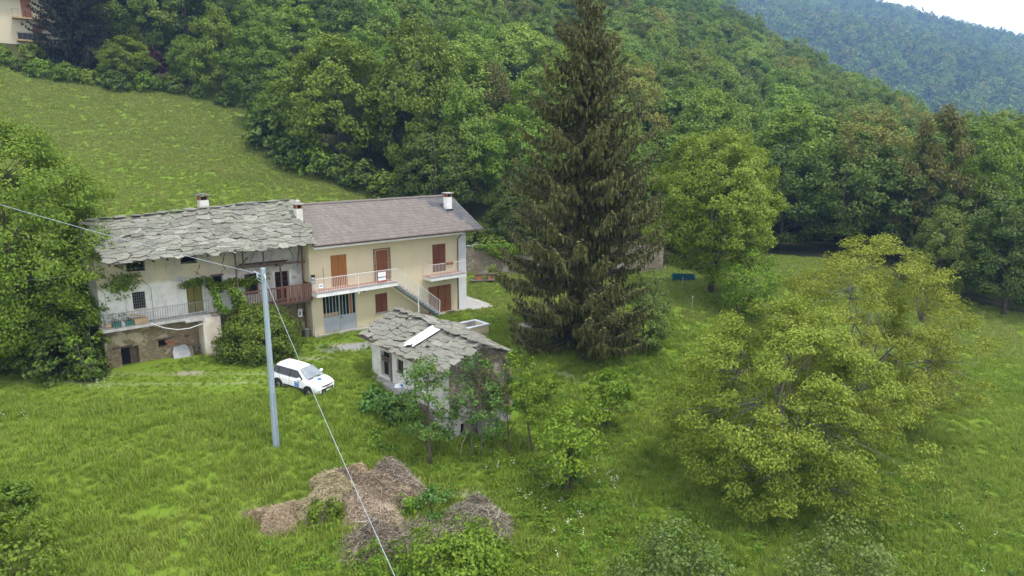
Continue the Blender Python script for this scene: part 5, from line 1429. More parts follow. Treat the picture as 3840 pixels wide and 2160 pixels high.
own('fruit_bush', 'grey-green bush at the bottom edge under the big walnut', 'shrub', 12.1, 22.6, 3.6, 2.2, .3, 'bush', 110, 44, .13, 'greygreen', 30, stems=4, tr=.05, clump=.22, lobes=.3)
own('bramble', 'dark green bramble in the bottom left corner', 'shrub', -17.0, 21.3, 2.2, 1.7, .05, 'bush', 70, 40, .15, 'mid', 31, stems=5, tr=.03, clump=.25)
own('bramble', 'low green bramble at the left edge of the meadow', 'shrub', -19.3, 24.2, .8, 1.0, .05, 'bush', 50, 36, .15, 'mid', 32, stems=5, tr=.03, clump=.28)
own('bramble', 'small green shrub between the hay heap and the brush pile', 'shrub', -7.75, 26.2, .95, .75, .05, 'bush', 26, 34, .13, 'bright', 33, stems=4, tr=.03, clump=.34)
own('bramble', 'yellowish weedy shrub below the brush pile', 'shrub', -4.9, 24.0, 1.0, 1.0, .05, 'bush', 26, 28, .13, 'bright', 34, stems=4, tr=.03, clump=.32)
own('bramble', 'green shoots growing through the right side of the big brush pile', 'shrub', -4.75, 27.2, 1.0, .6, .05, 'bush', 18, 26, .13, 'bright', 61, stems=3, tr=.02, clump=.36)
own('bramble', 'weedy green clump between the two brush piles', 'shrub', -3.3, 27.4, 1.0, .9, .05, 'bush', 26, 26, .13, 'apple', 62, stems=4, tr=.02, clump=.34)
own('dark_shrub', 'dark shrub in the shade under the ash tree', 'shrub', -25.6, 37.8, 3.4, 2.0, .1, 'bush', 90, 60, .2, 'dark', 35, stems=4, tr=.05, clump=.26)
own('dark_shrub', 'dark undergrowth at the far left under the ash tree', 'shrub', -29.4, 40.0, 4.4, 2.9, .1, 'bush', 110, 60, .24, 'dark', 36, stems=4, tr=.06, clump=.24)
own('dark_shrub', 'dark shrub against the left corner of the old farmhouse', 'shrub', -23.9, 37.3, 2.0, 1.0, .05, 'bush', 50, 50, .16, 'dark', 37, stems=4, tr=.04, clump=.3)
own('wall_shrub', 'small green shrub at the foot of the garden wall', 'shrub', -1.6, 65.9, 1.3, .9, .05, 'bush', 26, 30, .2, 'mid', 38, stems=3, tr=.03, clump=.34)

# ---------------- climbers: leaves spread over a band of points
def climber(name, label, pts, spread, n, leaf, g, seed, flat=None, cat='climber', stem=.02):
    r = np.random.default_rng(seed)
    pts = np.array(pts, float); seg = r.integers(0, len(pts) - 1, n); q = r.random((n, 1))
    P = pts[seg] * (1 - q) + pts[seg + 1] * q
    off = unit(r.normal(size=(n, 3))) * r.random((n, 1)) ** .5 * np.array(spread)
    P = P + off
    Nn = r.normal(size=(n, 3)) * .5 + np.array([.35, -.45, .7])
    D = r.normal(size=(n, 3)) * .6 + np.array([0, 0, -.5])
    L = leaf * r.uniform(.6, 1.3, n)
    org = pts[0]
    t = thing(name, label, cat, tuple(org))
    obj('leaves', leaves_mesh('leaves', P - org, Nn, D, L, L * .7, G[g]), None, t)
    mb = MB(); mb.tube([tuple(p - org) for p in pts], stem, 5, False); mb.build('stem', M['bark'], t)
    return t
climber('grape_vine', 'green vine trained above the mossy door and along the old facade',
        [W2(-7.9, .45, 4.62), W2(-7.2, .35, 4.75), W2(-6.5, .3, 4.85), W2(-6.3, .2, 4.4), W2(-5.6, .2, 4.35), W2(-5.0, .1, 4.55), W2(-4.4, 0, 4.35), W2(-3.6, 0, 4.5), W2(-3.0, 0, 4.55)], (.42, .42, .30), 1500, .17, 'mid', 41)
climber('grape_vine', 'vine hanging down to the pier right of the mossy door', [W2(-6.35, .0, 4.4), W2(-6.1, -.1, 3.7), W2(-6.2, -.2, 3.2), W2(-5.6, -.3, 2.8)], (.35, .3, .3), 420, .17, 'ash', 42)
climber('grape_vine', 'leafy vine climbing over the left part of the wooden balcony', [W2(-5.3, -.3, 4.2), W2(-5.0, -.4, 3.6), W2(-4.9, -.5, 3.0), W2(-4.4, -.5, 2.6)], (.5, .4, .4), 900, .17, 'mid', 43)
climber('roof_ivy', 'green ivy blanket on top of the garden wall', [(-3.6, 67.6, 2.95), (-1, 68.0, 2.95), (2, 68.5, 3.0), (5, 69.0, 2.95)], (.8, .5, .28), 2600, .24, 'bright', 44, cat='ivy')
climber('wall_ivy', 'ivy hanging on the front of the garden wall', [(-2.2, 67.4, 2.7), (-1.2, 67.5, 2.1), (0.2, 67.7, 2.6), (1.2, 67.9, 2.5)], (.7, .2, .35), 700, .22, 'mid', 45, cat='ivy')
def twig_heap(name, label, cat, x, y, rx, ry, h, n, L, g, seed, rot=0, w=.02, group=None, core='soil_brown', up=.25):
    r = np.random.default_rng(seed)
    t = thing(name, label, cat, (x, y, HT(x, y)), rot, group)
    th = r.random(n) * 2 * np.pi; q = np.sqrt(r.random(n))
    lump = 1 + .22 * np.sin(3 * th + seed) + .15 * np.sin(5 * th + 2 * seed)
    px, py = q * rx * lump * np.cos(th), q * ry * lump * np.sin(th)
    cr_, sr_ = math.cos(rot), math.sin(rot)
    gz = Ht(x + px * cr_ - py * sr_, y + px * sr_ + py * cr_) - HT(x, y)
    pz = gz + h * np.clip(1 - q ** 2.2, 0, 1) * (.75 + .4 * np.sin(px * 2.1 + seed) * np.sin(py * 2.7)) * r.uniform(.7, 1.05, n) + .03
    P = np.stack([px, py, pz], 1)
    rad = unit(np.stack([px, py, np.zeros(n)], 1) + r.normal(size=(n, 3)) * .2)
    D = r.normal(size=(n, 3)) * np.array([1, 1, up]) + rad * .5 - np.array([0, 0, .25]) * q[:, None]
    Nn = rad * .3 + np.array([0, 0, 1]) + r.normal(size=(n, 3)) * .4
    Ls = L * r.uniform(.5, 1.4, n)
    o = obj('twigs', leaves_mesh('twigs', P, Nn, D, Ls, np.maximum(w * 1.5, Ls * .05), G[g], .1), None, t, kind='stuff')
    vs = []; fs = []
    for i in range(7):
        for j in range(20):
            a = j * 2 * math.pi / 20; qq = i / 6
            lm = 1 + .22 * math.sin(3 * a + seed) + .15 * math.sin(5 * a + 2 * seed)
            ax, ay = qq * rx * lm * .92 * math.cos(a), qq * ry * lm * .92 * math.sin(a)
            vs.append((ax, ay, HT(x + ax * cr_ - ay * sr_, y + ax * sr_ + ay * cr_) - HT(x, y) + h * max(0, 1 - qq ** 2.2) * (.75 + .4 * math.sin(ax * 2.1 + seed) * math.sin(ay * 2.7)) * .82 - .04))
    for i in range(6):
        for j in range(20): fs.append((i * 20 + j, (i + 1) * 20 + j, (i + 1) * 20 + (j + 1) % 20, i * 20 + (j + 1) % 20))
    MB().add(vs, fs).build('mound', M[core], t, True)
    return t
M['soil_brown'] = pmat('heap_core', (.38, .295, .21), (.26, .20, .14), 6, 1.0, .5, 20)
M['hay_core'] = pmat('hay_core', (.52, .43, .28), (.38, .31, .19), 6, 1.0, .5, 20)
twig_heap('brush_pile', 'big pile of rusty brown cut brush in the foreground', 'brush pile', -6.1, 27.7, 1.85, 2.35, .9, 7500, .45, 'rust', 51, .4)
twig_heap('brush_pile', 'greyish dead twigs heaped on top of the big brush pile', 'brush pile', -5.4, 29.0, 1.2, .95, 1.05, 2400, .5, 'dry', 52)
twig_heap('brush_pile', 'bleached twigs spilling below the big brush pile', 'brush pile', -5.3, 25.2, 1.7, 1.2, .5, 2400, .75, 'dry', 53, .2)
twig_heap('brush_pile', 'round grey pile of dead twigs right of the big brown one', 'brush pile', -1.45, 26.8, 1.5, 1.35, 1.15, 4200, .55, 'dry', 54, .3)
twig_heap('brush_pile', 'thin scatter of dead stalks between the two brush piles', 'brush pile', -3.4, 26.0, 1.4, 1.0, .35, 1800, .6, 'dry', 55)
twig_heap('hay_heap', 'pale heap of dry hay at the left end of the brush piles', 'hay', -9.6, 25.9, 1.1, .85, .75, 3800, .3, 'hay', 56, .2, core='hay_core')
twig_heap('hay_heap', 'pale hay tuft right of the left hay heap', 'hay', -8.4, 26.5, .75, .75, .75, 2000, .3, 'hay', 57, .2, core='hay_core')
twig_heap('hay_heap', 'broad hay heap at the upper left of the brush pile', 'hay', -7.8, 27.75, 1.2, .95, .95, 3600, .3, 'hay', 58, .3, core='hay_core')
twig_heap('hay_heap', 'curled hay roll at the top of the brush pile', 'hay', -6.95, 29.2, .85, .4, .5, 1700, .3, 'hay', 59, -.7, core='hay_core')
twig_heap('dry_creeper', 'mat of dead brown creeper clinging to the shed gable', 'creeper', *W2(1.9, -16.95)[:2], .1, .1, .1, 40, .2, 'dry', 60)
cp = [o for o in bpy.data.objects if o.name.startswith('dry_creeper')][0]
for c in list(cp.children):
    bpy.data.objects.remove(c, do_unlink=True)
cp.location = W2(1.5, -16.72, 0); cp.rotation_euler = (0, 0, PHI)
r = np.random.default_rng(61); n = 3600
zz = r.uniform(-1.0, 2.75, n); xx = r.uniform(-.6, 1.9, n)
kp = (zz < 2.9 - np.abs(xx + .28) * .45) & (np.sin(xx * 3 + 1) + np.sin(zz * 2.2 + xx) > -1.0 - .4 * r.random(n)) & (xx > -.9 + (2.0 - zz) * .12)
P = np.stack([xx, r.uniform(-.22, .02, n), zz], 1)[kp]
k = len(P)
obj('twigs', leaves_mesh('twigs', P, r.normal(size=(k, 3)) * .4 + np.array([0, -1, .2]), r.normal(size=(k, 3)) * np.array([.7, .2, 1.0]), .38 * r.uniform(.5, 1.3, k), .022, G['dry'], .1), None, cp, kind='stuff')
P2 = P[r.random(k) < .12]; k2 = len(P2)
obj('leaves', leaves_mesh('leaves', P2 + np.array([0, -.1, 0]), r.normal(size=(k2, 3)) * .4 + np.array([0, -.6, .6]), r.normal(size=(k2, 3)), .15, .1, G['olive']), None, cp)

# ---------------- woodland: prototypes shared by many trees
PRO = {}
def proto(key, seed, g, prof, H=14.0, Rc=4.6, z0=1.6, ncl=180, per=92, leaf=.30, **kw):
    PRO[key] = make_tree(key, seed, H, Rc, z0, prof, ncl, per, leaf, G[g], M['bark'], tr=.24, limb_every=5, clump=.19, fill=.5, **kw)
proto('mid1', 101, 'mid', 'round'); proto('mid2', 102, 'mid', 'oval', lobes=.3); proto('mid3', 103, 'mid', 'tall', lobes=.3)
proto('dark1', 104, 'dark', 'round'); proto('dark2', 105, 'dark', 'oval', lobes=.3); proto('pale1', 106, 'pale', 'round', lobes=.28)
proto('pale2', 107, 'pale', 'oval'); proto('olive1', 108, 'olive', 'round', lobes=.28); proto('ash1', 109, 'ash', 'oval', lobes=.3)
proto('brown1', 110, 'brown', 'tall', lobes=.3); proto('olive2', 111, 'olive', 'tall', lobes=.25)
def wood(key, label, x, y, H, Rc, rot, group=None, name='broadleaf_tree', cat='tree'):
    t = place(name, label, cat, PRO[key][0], PRO[key][1], x, y, rot, Rc / 4.6, group, None, H / 14.0)
    return t
# trees one can point to, edge of the wood behind the houses
NAMED = [
 ('ash1', 'broad bright-edged tree at the wood edge above the stone roof', -22.5, 92.0, 16.6, 6.6), ('mid1', 'bushy green tree left of the broad one at the meadow corner', -29.0, 95.5, 11.5, 4.6),
 ('mid2', 'tall green tree behind the ridge of the cream house', -12.0, 91.0, 20.5, 5.3), ('pale2', 'pale pointed tree just right of the tall one behind the cream house', -5.6, 86.0, 15.6, 3.9),
 ('brown1', 'brownish tree between the cream house and the spruce', -2.6, 96.0, 17.0, 3.6), ('dark1', 'dark tree behind the right chimney of the cream house', -9.0, 82.0, 11.0, 4.2),
 ('dark2', 'dark tree behind the garden wall near the cream house', 0.5, 76.0, 9.0, 3.6), ('mid3', 'green tree behind the garden wall hidden partly by the spruce', 6.0, 80.0, 12.0, 4.2),
 ('dark1', 'dark low tree at the right end of the garden wall', 19.5, 76.0, 8.5, 3.8), ('mid2', 'green tree behind the right side of the spruce', 13.5, 84.0, 12.5, 4.4),
 ('mid1', 'green tree left of the dark maple group on the right', 26.5, 84.5, 13.0, 4.8), ('dark2', 'dark maple first from the left in the right-hand group', 33.0, 84.5, 13.0, 4.9),
 ('dark1', 'dark maple second from the left in the right-hand group', 39.4, 82.5, 14.2, 5.0), ('dark2', 'dark maple third from the left in the right-hand group', 45.0, 81.5, 13.0, 4.9),
 ('brown1', 'tall brownish tree rising above the dark maples', 47.6, 78.5, 18.3, 3.9), ('olive2', 'small yellowish tree in front of the dark wood on the right', 42.9, 68.2, 9.4, 2.8),
 ('dark1', 'dark tree at the right edge, nearest of the wood', 47.3, 64.8, 11.0, 3.9), ('dark2', 'dark tree cut by the right edge of the picture', 52.5, 67.5, 11.8, 4.0), ('dark1', 'dark tree filling the gap behind the small yellowish one', 48.5, 72.5, 11.5, 4.3),
 ('ash1', 'light green tree right of the tall brownish one', 56.5, 85.0, 13.0, 3.8), ('mid3', 'green tree at the right edge above the dark ones', 61.0, 82.0, 13.5, 4.2),
 ('ash1', 'round yellow-green tree at the upper edge of the meadow', -57.3, 107.6, 6.9, 3.5), ('red', '', 0, 0, 0, 0),
 ('ash1', 'small yellow-green tree at the top middle of the meadow edge', -51.0, 113.5, 7.8, 3.0), ('mid3', 'slim green tree at the upper right of the meadow', -45.2, 110.8, 13.8, 4.0),
 ('mid2', 'leafy tree at the right tip of the upper meadow', -39.4, 111.5, 12.5, 4.8), ('dark1', 'large dark tree left, behind the yellow-green meadow-edge tree', -64.0, 125.0, 15.0, 6.4), ('dark2', 'large dark tree right of the first, above the meadow', -55.5, 125.0, 15.5, 6.4),
 ('dark2', 'dark shrubby tree at the corner where the meadow meets the wood', -35.0, 103.5, 8.0, 3.6),
 ('pale2', 'pale drooping birch-like tree high on the slope above the cream house', -20.5, 150.0, 19.0, 5.0),
 ('dark1', 'dark shrub tree at the left edge of the apartment house', -80.5, 104.5, 7.0, 2.6),
]
rs = random.Random(77)
for key, lab, x, y, H, Rc in NAMED:
    if key == 'red':
        own('red_maple', 'dark red maple among the green trees above the meadow', 'tree', -55.6, 111.6, 5.2, 2.3, 1.6, 'bush', 50, 30, .4, 'red', 120, tr=.1, clump=.3)
        continue
    wood(key, lab, x, y, H, Rc, rs.random() * 6.28)
# shrubs along the wood edge
SHR = [make_tree('s%d' % i, 130 + i, 3.0, 2.0, .1, 'bush', 60, 30, .36, G[g], M['bark'], tr=.08, stems=3, clump=.28) for i, g in enumerate(('dark', 'mid', 'pale', 'ash'))]
EDGE = [(-31.5, 93.0, 1.6, 0), (-31.0, 97.0, 1.7, 1), (-27.5, 88.5, 1.3, 0), (-24.5, 87.5, 1.2, 1), (-21.5, 87.2, 1.1, 0), (-18.5, 86.0, 1.2, 0), (-15.0, 84.5, 1.1, 1), (-12.5, 82.0, 1.0, 0), (-10.5, 78.5, 1.0, 3), (-7.5, 76.5, 1.0, 1), (-5.0, 73.0, 1.0, 0), (-2.0, 72.5, .9, 1),
        (3.0, 73.0, 1.0, 0), (-34.5, 99.5, 1.3, 1), (20.0, 71.5, .9, 0)]
for k, (x, y, s, i) in enumerate(EDGE):
    place('edge_shrub', ('dark green shrub', 'mid green shrub', 'pale shrub', 'yellow-green shrub')[i] + ' in the fringe where the wood meets the meadow behind the houses', 'shrub', *SHR[i], x, y, rs.random() * 6, s, 'shrubs along the wood edge')
for k, (x, y, s, i) in enumerate([(-72.5, 103.0, .75, 3), (-69.5, 102.6, .6, 0), (-66.3, 101.8, .85, 1), (-63.0, 102.5, .85, 3), (-60.5, 103.5, .7, 1), (-57.0, 103.5, .9, 0), (-54.0, 106.5, .9, 3), (-51.0, 108.5, .8, 0), (-47.5, 109.0, .7, 1), (-76.5, 105.0, .8, 0), (-70.5, 107.0, .75, 2), (-43.5, 108.0, .7, 0)]):
    place('hedge_shrub', ('dark green shrub', 'mid green shrub', 'pale shrub', 'yellow-green shrub')[i] + ' in the low hedge along the top of the meadow', 'shrub', *SHR[i], x, y, rs.random() * 6, s, 'shrubs along the top of the meadow')

# the wooded slope: single trees near, one mass farther off
KINDS = [('mid1', 5), ('mid2', 5), ('mid3', 4), ('dark1', 1), ('dark2', 2), ('pale1', 5), ('pale2', 3), ('olive1', 2), ('ash1', 3), ('olive2', 1)]
KN = [k for k, w in KINDS for _ in range(w)]
TONE = {'mid': 'mid green', 'dar': 'dark green', 'pal': 'pale green', 'oli': 'olive green', 'ash': 'yellow-green', 'bro': 'brownish'}
rg = np.random.default_rng(5)
cand = []
taken = [(t[2], t[3], t[5]) for t in NAMED if t[0] != 'red']
def wood_points(umin, umax, vmin, vmax, spacing):
    out = []
    nu, nv = int((umax - umin) / spacing), int((vmax - vmin) / spacing)
    for i in range(nu):
        for j in range(nv):
            u = umin + (i + .5 + rg.uniform(-.42, .42)) * spacing; v = vmin + (j + .5 + (.5 if i % 2 else 0) + rg.uniform(-.42, .42)) * spacing
            out.append((u, v))
    return out
in_frame = lambda x, y: y > 10 and abs(x / y) < .80
near_t, far_t = [], []
for (u, v) in wood_points(-60, 270, -80, 330, 8.0):
    if not is_forest(u - 2, v - 3): continue
    x, y, _ = W2(u, v)
    if not in_frame(x, y) or y > 430: continue
    if any((x - a) ** 2 + (y - b) ** 2 < (c * .75 + 1.6) ** 2 for a, b, c in taken): continue
    if -72 < x < -50 and y < 117 and v < 92: continue
    H = rg.uniform(10.0, 19.5); z = HT(x, y)
    el = (z + H - 13.2) / y
    if el - 1.0 * 0 > .40 or (z - 13.2) / y > .26: continue           # far above the frame
    d = math.hypot(x, y)
    rec = (u, v, x, y, H, rg.uniform(4.0, 7.4), rg.random() * 6.28, KN[rg.integers(len(KN))])
    near_t.append(rec)
near_t.sort(key=lambda q: math.hypot(q[2], q[3]))
near_t, far_t = near_t[:270], near_t[270:]
def zone(u, v, x, y):
    dv = v - float(forest_edge(u))
    return ('at the front ' if dv < 14 else 'midway up ' if dv < 45 else 'high up ') + zone0(u, v, x, y)
def zone0(u, v, x, y):
    if x > 62: return 'on the spur in front of the far mountain'
    if x > 22: return 'on the wooded slope right of the spruce'
    if x > -16: return 'on the wooded slope above the cream house'
    return 'on the wooded slope above the meadow'
for (u, v, x, y, H, Rc, rot, key) in near_t:
    wood(key, TONE[key[:3]] + ' broadleaf tree ' + zone(u, v, x, y), x, y, H, Rc, rot, 'woodland trees ' + zone0(u, v, x, y))

# ---------------- scattering by geometry nodes (only for what nobody could count)
def scatter(name, label, cat, protos, pts, scl, rots, idx, tilt=None):
    col = bpy.data.collections.new(name + '_kinds')
    for i, me in enumerate(protos):
        o = bpy.data.objects.new('%s_%02d' % (name, i), me); col.objects.link(o)
    me = bpy.data.meshes.new(name); me.vertices.add(len(pts)); me.vertices.foreach_set("co", np.asarray(pts, np.float32).ravel())
    rv = np.zeros((len(pts), 3), np.float32); rv[:, 2] = rots
    if tilt is not None: rv[:, :2] = tilt
    a = me.attributes.new("rv", 'FLOAT_VECTOR', 'POINT'); a.data.foreach_set("vector", rv.ravel())
    sc3 = np.asarray(scl, np.float32); sc3 = np.repeat(sc3[:, None], 3, 1) if sc3.ndim == 1 else sc3
    a = me.attributes.new("sv", 'FLOAT_VECTOR', 'POINT'); a.data.foreach_set("vector", sc3.astype(np.float32).ravel())
    a = me.attributes.new("ki", 'INT', 'POINT'); a.data.foreach_set("value", np.asarray(idx, np.int32))
    o = obj(name, me); tag(o, label, cat, None, 'stuff')
    ng = bpy.data.node_groups.new(name, 'GeometryNodeTree')
    ng.interface.new_socket("Geometry", in_out='INPUT', socket_type='NodeSocketGeometry'); ng.interface.new_socket("Geometry", in_out='OUTPUT', socket_type='NodeSocketGeometry')
    n, l = ng.nodes, ng.links
    gi, go = n.new("NodeGroupInput"), n.new("NodeGroupOutput")
    ci = n.new("GeometryNodeCollectionInfo"); ci.inputs["Collection"].default_value = col
    ci.inputs["Separate Children"].default_value = True; ci.inputs["Reset Children"].default_value = True
    ip = n.new("GeometryNodeInstanceOnPoints"); ip.inputs["Pick Instance"].default_value = True
    def attr(nm, ty):
        q = n.new("GeometryNodeInputNamedAttribute"); q.data_type = ty; q.inputs["Name"].default_value = nm
        return [s for s in q.outputs if s.enabled and s.name == "Attribute"][0]
    l.new(gi.outputs[0], ip.inputs["Points"]); l.new(ci.outputs[0], ip.inputs["Instance"])
    l.new(attr("ki", 'INT'), ip.inputs["Instance Index"]); l.new(attr("rv", 'FLOAT_VECTOR'), ip.inputs["Rotation"]); l.new(attr("sv", 'FLOAT_VECTOR'), ip.inputs["Scale"])
    l.new(ip.outputs[0], go.inputs[0])
    md = o.modifiers.new("scatter", 'NODES'); md.node_group = ng
    return o

if far_t:
    keys = sorted(PRO)
    pts = [(q[2], q[3], HT(q[2], q[3])) for q in far_t]
    scatter('hillside_wood', 'far wood covering the upper hillside as one mass', 'wood', [PRO[k][1] for k in keys], pts,
            np.array([(q[5] / 4.6, q[5] / 4.6, q[4] / 14.0) for q in far_t]), [q[6] for q in far_t], [keys.index(q[7]) for q in far_t])
# the mountain's forest
MP = []
for i, g in enumerate(('mid', 'mid', 'dark', 'dark', 'pale', 'olive')):
    MP.append(make_tree('m%d' % i, 150 + i, 13.0, 5.0, 1.0, ('round', 'oval', 'round', 'cone', 'round', 'oval')[i], 46, 9, 1.3, G[g], M['bark'], clump=.26, limb_every=60, lobes=.25, fill=.5)[1])
pts, scl, idx = [], [], []
for i in range(30000):
    y = math.sqrt(rg.uniform(520 ** 2, 1640 ** 2)); a = rg.uniform(.26, .86); x = a * y
    if to_uv(x, y)[0] < 400: continue
    if math.hypot(x - 617, y - 1308) < 20 or (0 < 1308 - y < 50 and abs(x / y - 617 / 1308) < .013): continue
    pts.append((x, y, HT(x, y))); s = rg.uniform(1.0, 2.0); scl.append((s * rg.uniform(.8, 1.15), s * rg.uniform(.8, 1.15), s * rg.uniform(.85, 1.3))); idx.append(rg.integers(0, 6))
    if len(pts) > 8500: break
scatter('mountain_wood', 'hazy bluish forest covering the far mountain', 'wood', MP, pts, np.array(scl), rg.random(len(pts)) * 6.28, idx)
# ================================================================ grass and flowers
def tuft(seed, n, h, rad, m, wdt=.017, lay=.6):
    r = np.random.default_rng(seed)
    vs, fs = [], []
    for i in range(n):
        a = r.random() * 6.28; q = math.sqrt(r.random()) * rad
        bx, by = q * math.cos(a), q * math.sin(a)
        d = r.random() * 6.28; hh = h * r.uniform(.5, 1.15); lean = hh * r.uniform(.15, lay + .3)
        dx, dy = math.cos(d), math.sin(d); w = wdt * r.uniform(.7, 1.3)
        b0 = len(vs)
        vs += [(bx - dy * w, by + dx * w, -.04), (bx + dy * w, by - dx * w, -.04),
               (bx + dx * lean * .4 - dy * w * .8, by + dy * lean * .4 + dx * w * .8, hh * .62), (bx + dx * lean * .4 + dy * w * .8, by + dy * lean * .4 - dx * w * .8, hh * .62),
               (bx + dx * lean, by + dy * lean, hh * .95)]
        fs += [(b0, b0 + 1, b0 + 3), (b0, b0 + 3, b0 + 2), (b0 + 2, b0 + 3, b0 + 4)]
    return fast_mesh('tuft', np.array(vs), np.array(fs), m)

def grassmat(name, pale, k):
    m, n, l, b = nt(name)
    g = n.new("ShaderNodeNewGeometry"); oi = n.new("ShaderNodeObjectInfo")
    f1 = noise(n, l, g.outputs["Position"], .14, 5, .6); f2 = noise(n, l, g.outputs["Position"], .9, 4, .6)
    c = ramp(n, l, f1, [(.22, (.165, .260, .024)), (.5, (.218, .305, .034)), (.75, (.285, .340, .058))])
    c = mixc(n, l, ramp(n, l, f2, [(.38, 0), (.75, .35)]), c, (.140, .238, .020))
    h = n.new("ShaderNodeHueSaturation"); l.new(c, h.inputs["Color"])
    l.new(math_n(n, l, 'ADD', math_n(n, l, 'MULTIPLY', oi.outputs["Random"], .28), .86), h.inputs["Value"])
    c = mixc(n, l, ramp(n, l, g.outputs["Random Per Island"], [(pale, 0), (min(1.0, pale + .15), k)]), h.outputs["Color"], (.30, .285, .105))
    l.new(c, b.inputs["Base Color"]); b.inputs["Roughness"].default_value = .6; b.inputs["Specular IOR Level"].default_value = .2
    tr = n.new("ShaderNodeBsdfTranslucent"); mx = n.new("ShaderNodeMixShader"); mx.inputs[0].default_value = .3
    l.new(c, tr.inputs["Color"]); l.new(b.outputs[0], mx.inputs[1]); l.new(tr.outputs[0], mx.inputs[2]); l.new(mx.outputs[0], n["Material Output"].inputs["Surface"])
    return m
GM = grassmat('grass_blades', .80, .5); GM2 = grassmat('hay_meadow_blades', .22, .65)
TU = [tuft(200 + i, 32, (.26, .34, .42, .50)[i], (.20, .24, .26, .30)[i], GM) for i in range(4)] + [tuft(210 + i, 40, (.22, .28, .32)[i], .36, GM2, .028) for i in range(3)]
rg = np.random.default_rng(9)
pts, scl, idx = [], [], []
def blocked(u, v):
    b = (u > -12.7) & (u < 13.3) & (v > -.0) & (v < 6.4)
    b |= (u > 3.0) & (u < 15.6) & (v > -.5) & (v < 6)
    b |= (u > -.7) & (u < 4.6) & (v > -16.7) & (v < -9.0)
    b |= (u > 12.9) & (u < 15.2) & (v > -1.2) & (v < .1)
    b |= (np.abs(u - 8.55) < 1.0) & (np.abs(v + 6.6) < .85)
    return b
def grass_band(y0, y1, dens, s0, s1, ki, ax=.80):
    n = int(dens * (y1 ** 2 - y0 ** 2) * ax)
    y = np.sqrt(rg.uniform(y0 ** 2, y1 ** 2, n)); x = rg.uniform(-ax, ax, n) * y
    u, v = to_uv(x, y)
    keep = ~blocked(u, v) & ~(is_forest(u, v - 1.0))
    keep &= rg.random(n) > bareness(x, y) * 1.1
    short = np.exp(-(seg_dist(x, y, RUT_A + RUT_B[::-1]) / 2.2) ** 2)
    short = np.maximum(short, np.exp(-(((u - 3) / 9) ** 2 + ((v + 3) / 3.5) ** 2)))
    clump = .5 + .5 * np.sin(x * .9 + 2 * np.sin(y * .7)) * np.sin(y * 1.1 + 1.5 * np.sin(x * .6))
    keep &= rg.random(n) > (.35 if y1 < 60 else .08) * (1 - clump)
    x, y, short, clump = x[keep], y[keep], short[keep], clump[keep]
    z = Ht(x, y)
    s = rg.uniform(s0, s1, len(x)) * (1 - .55 * short) * ((.8 + .4 * clump) if y1 < 60 else 1.0)
    pts.append(np.stack([x, y, z], 1)); scl.append(s); idx.append(rg.choice(ki, len(x)))
grass_band(15, 34, 46, .38, .80, [0, 1, 2, 3], .93)
grass_band(34, 52, 24, .42, .85, [0, 1, 2, 3], .86)
grass_band(52, 80, 14, .5, .9, [0, 1, 4, 5])
grass_band(80, 128, 11, .55, .9, [4, 5, 6])
pts = np.concatenate(pts); scl = np.concatenate(scl); idx = np.concatenate(idx)
scatter('grass', 'long green meadow grass around the houses', 'grass', TU, pts, scl, rg.random(len(pts)) * 6.28, idx, rg.uniform(-.18, .18, (len(pts), 2)))

# broad-leaved weeds
G['weed'] = leafmat('leaf_weed', [(.085, .155, .012), (.125, .215, .016), (.165, .265, .022)], .3, .4, .04)
WD = []
for i in range(3):
    r = np.random.default_rng(230 + i); n = 26
    a = r.random(n) * 6.28; q = np.sqrt(r.random(n)) * .32
    P = np.stack([q * np.cos(a), q * np.sin(a), r.uniform(.05, .38, n)], 1)
    WD.append(leaves_mesh('weed', P, r.normal(size=(n, 3)) * .35 + np.array([0, 0, 1]), np.stack([np.cos(a), np.sin(a), np.full(n, -.2)], 1) + r.normal(size=(n, 3)) * .3, r.uniform(.12, .26, n), .09, G['weed']))
w = []
for (cx, cy_, rx, ry, n) in ((1.5, 30.0, 3.0, 2.6, 420), (4, 26.5, 4.5, 2.5, 420), (12, 27, 6, 4, 650), (17, 33, 6, 5, 520), (9, 45, 4, 4, 200), (-3, 24, 5, 1.5, 260), (-5.5, 31.5, 2.2, 1.6, 130), (-8.5, 43.0, 5, .8, 60), (3, 36, 5, 3, 260), (22, 30, 4, 5, 220)):
    n = n // 2; x = cx + rg.normal(size=n) * rx * .7; y = cy_ + rg.normal(size=n) * ry * .7
    u, v = to_uv(x, y); k = ~blocked(u, v) & (y > 18)
    w.append(np.stack([x[k], y[k], Ht(x[k], y[k])], 1))
w = np.concatenate(w)
scatter('broad_weeds', 'broad-leaved green weeds among the grass', 'weeds', WD, w, rg.uniform(.45, 1.05, len(w)), rg.random(len(w)) * 6.28, rg.integers(0, 3, len(w)))

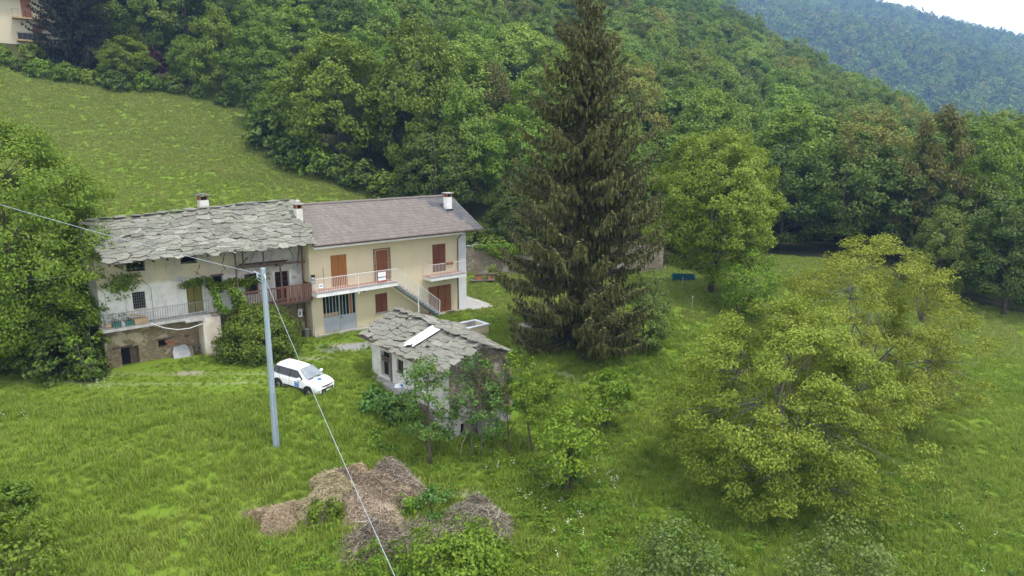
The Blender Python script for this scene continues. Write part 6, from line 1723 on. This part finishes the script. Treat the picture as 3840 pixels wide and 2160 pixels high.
# white umbels
M['petal'] = pmat('white_petals', (.72, .72, .64), (.62, .62, .52), 5, .8)
M['stalk'] = pmat('flower_stalk', (.09, .15, .03), (.07, .12, .02), 5, .8)
FL = []
for i in range(2):
    r = np.random.default_rng(240 + i); mb = MB()
    for k in range(4):
        a = r.random() * 6.28; q = r.uniform(.02, .12); h = r.uniform(.45, .65); x, y = q * math.cos(a), q * math.sin(a)
        s = r.uniform(.016, .03)
        mb.add([(x + s * math.cos(t), y + s * math.sin(t), h + .01 * math.sin(3 * t)) for t in np.linspace(0, 6.28, 7)[:-1]], [(0, 1, 2, 3, 4, 5)])
    FL.append(mb.mesh('umbel', M['petal']))
f = []
for (cx, cy_, rx, ry, n) in ((1.2, 31.2, 1.6, 1.2, 34), (2.3, 28.2, 1.2, 1.6, 30), (4.7, 30.6, .5, .6, 18), (-22.0, 35.1, .5, .5, 22), (-23.5, 30.2, .5, .5, 12), (-15.3, 35.6, .6, .3, 8), (-9.2, 45.0, .5, .5, 6), (-58, 98, 7, 4, 60), (-49, 92, 7, 3, 30), (-25, 70, 6, 4, 20), (20, 27, 4, 5, 30), (5, 47, 3, 3, 16)):
    x = cx + rg.normal(size=n) * rx; y = cy_ + rg.normal(size=n) * ry
    u, v = to_uv(x, y); k = ~blocked(u, v)
    f.append(np.stack([x[k], y[k], Ht(x[k], y[k]) - .02], 1))
f = np.concatenate(f)[::2]
scatter('white_flowers', 'scattered white wildflowers in the grass', 'flowers', FL, f, np.where(f[:, 1] > 60, 2.4, 1.0) * rg.uniform(.8, 1.2, len(f)), rg.random(len(f)) * 6.28, rg.integers(0, 2, len(f)))

# ================================================================ haze
gmin, gmax = gv.min(0), gv.max(0)
hz = MB().box(gmin[0] - 2, gmax[0] + 2, gmin[1] - 2, gmax[1] + 2, gmin[2] - 1, gmax[2] + 22)
hm = bpy.data.materials.new('haze_air'); hm.use_nodes = True
hn, hl_ = hm.node_tree.nodes, hm.node_tree.links
for nd in list(hn):
    if nd.type != 'OUTPUT_MATERIAL': hn.remove(nd)
pv = hn.new("ShaderNodeVolumePrincipled")
pv.inputs["Color"].default_value = (.30, .54, 1.0, 1)
pv.inputs["Density"].default_value = .00029
hl_.new(pv.outputs[0], [x for x in hn if x.type == 'OUTPUT_MATERIAL'][0].inputs["Volume"])
o = hz.build('haze', hm); tag(o, 'thin bluish haze in the valley air', 'haze', kind='stuff')
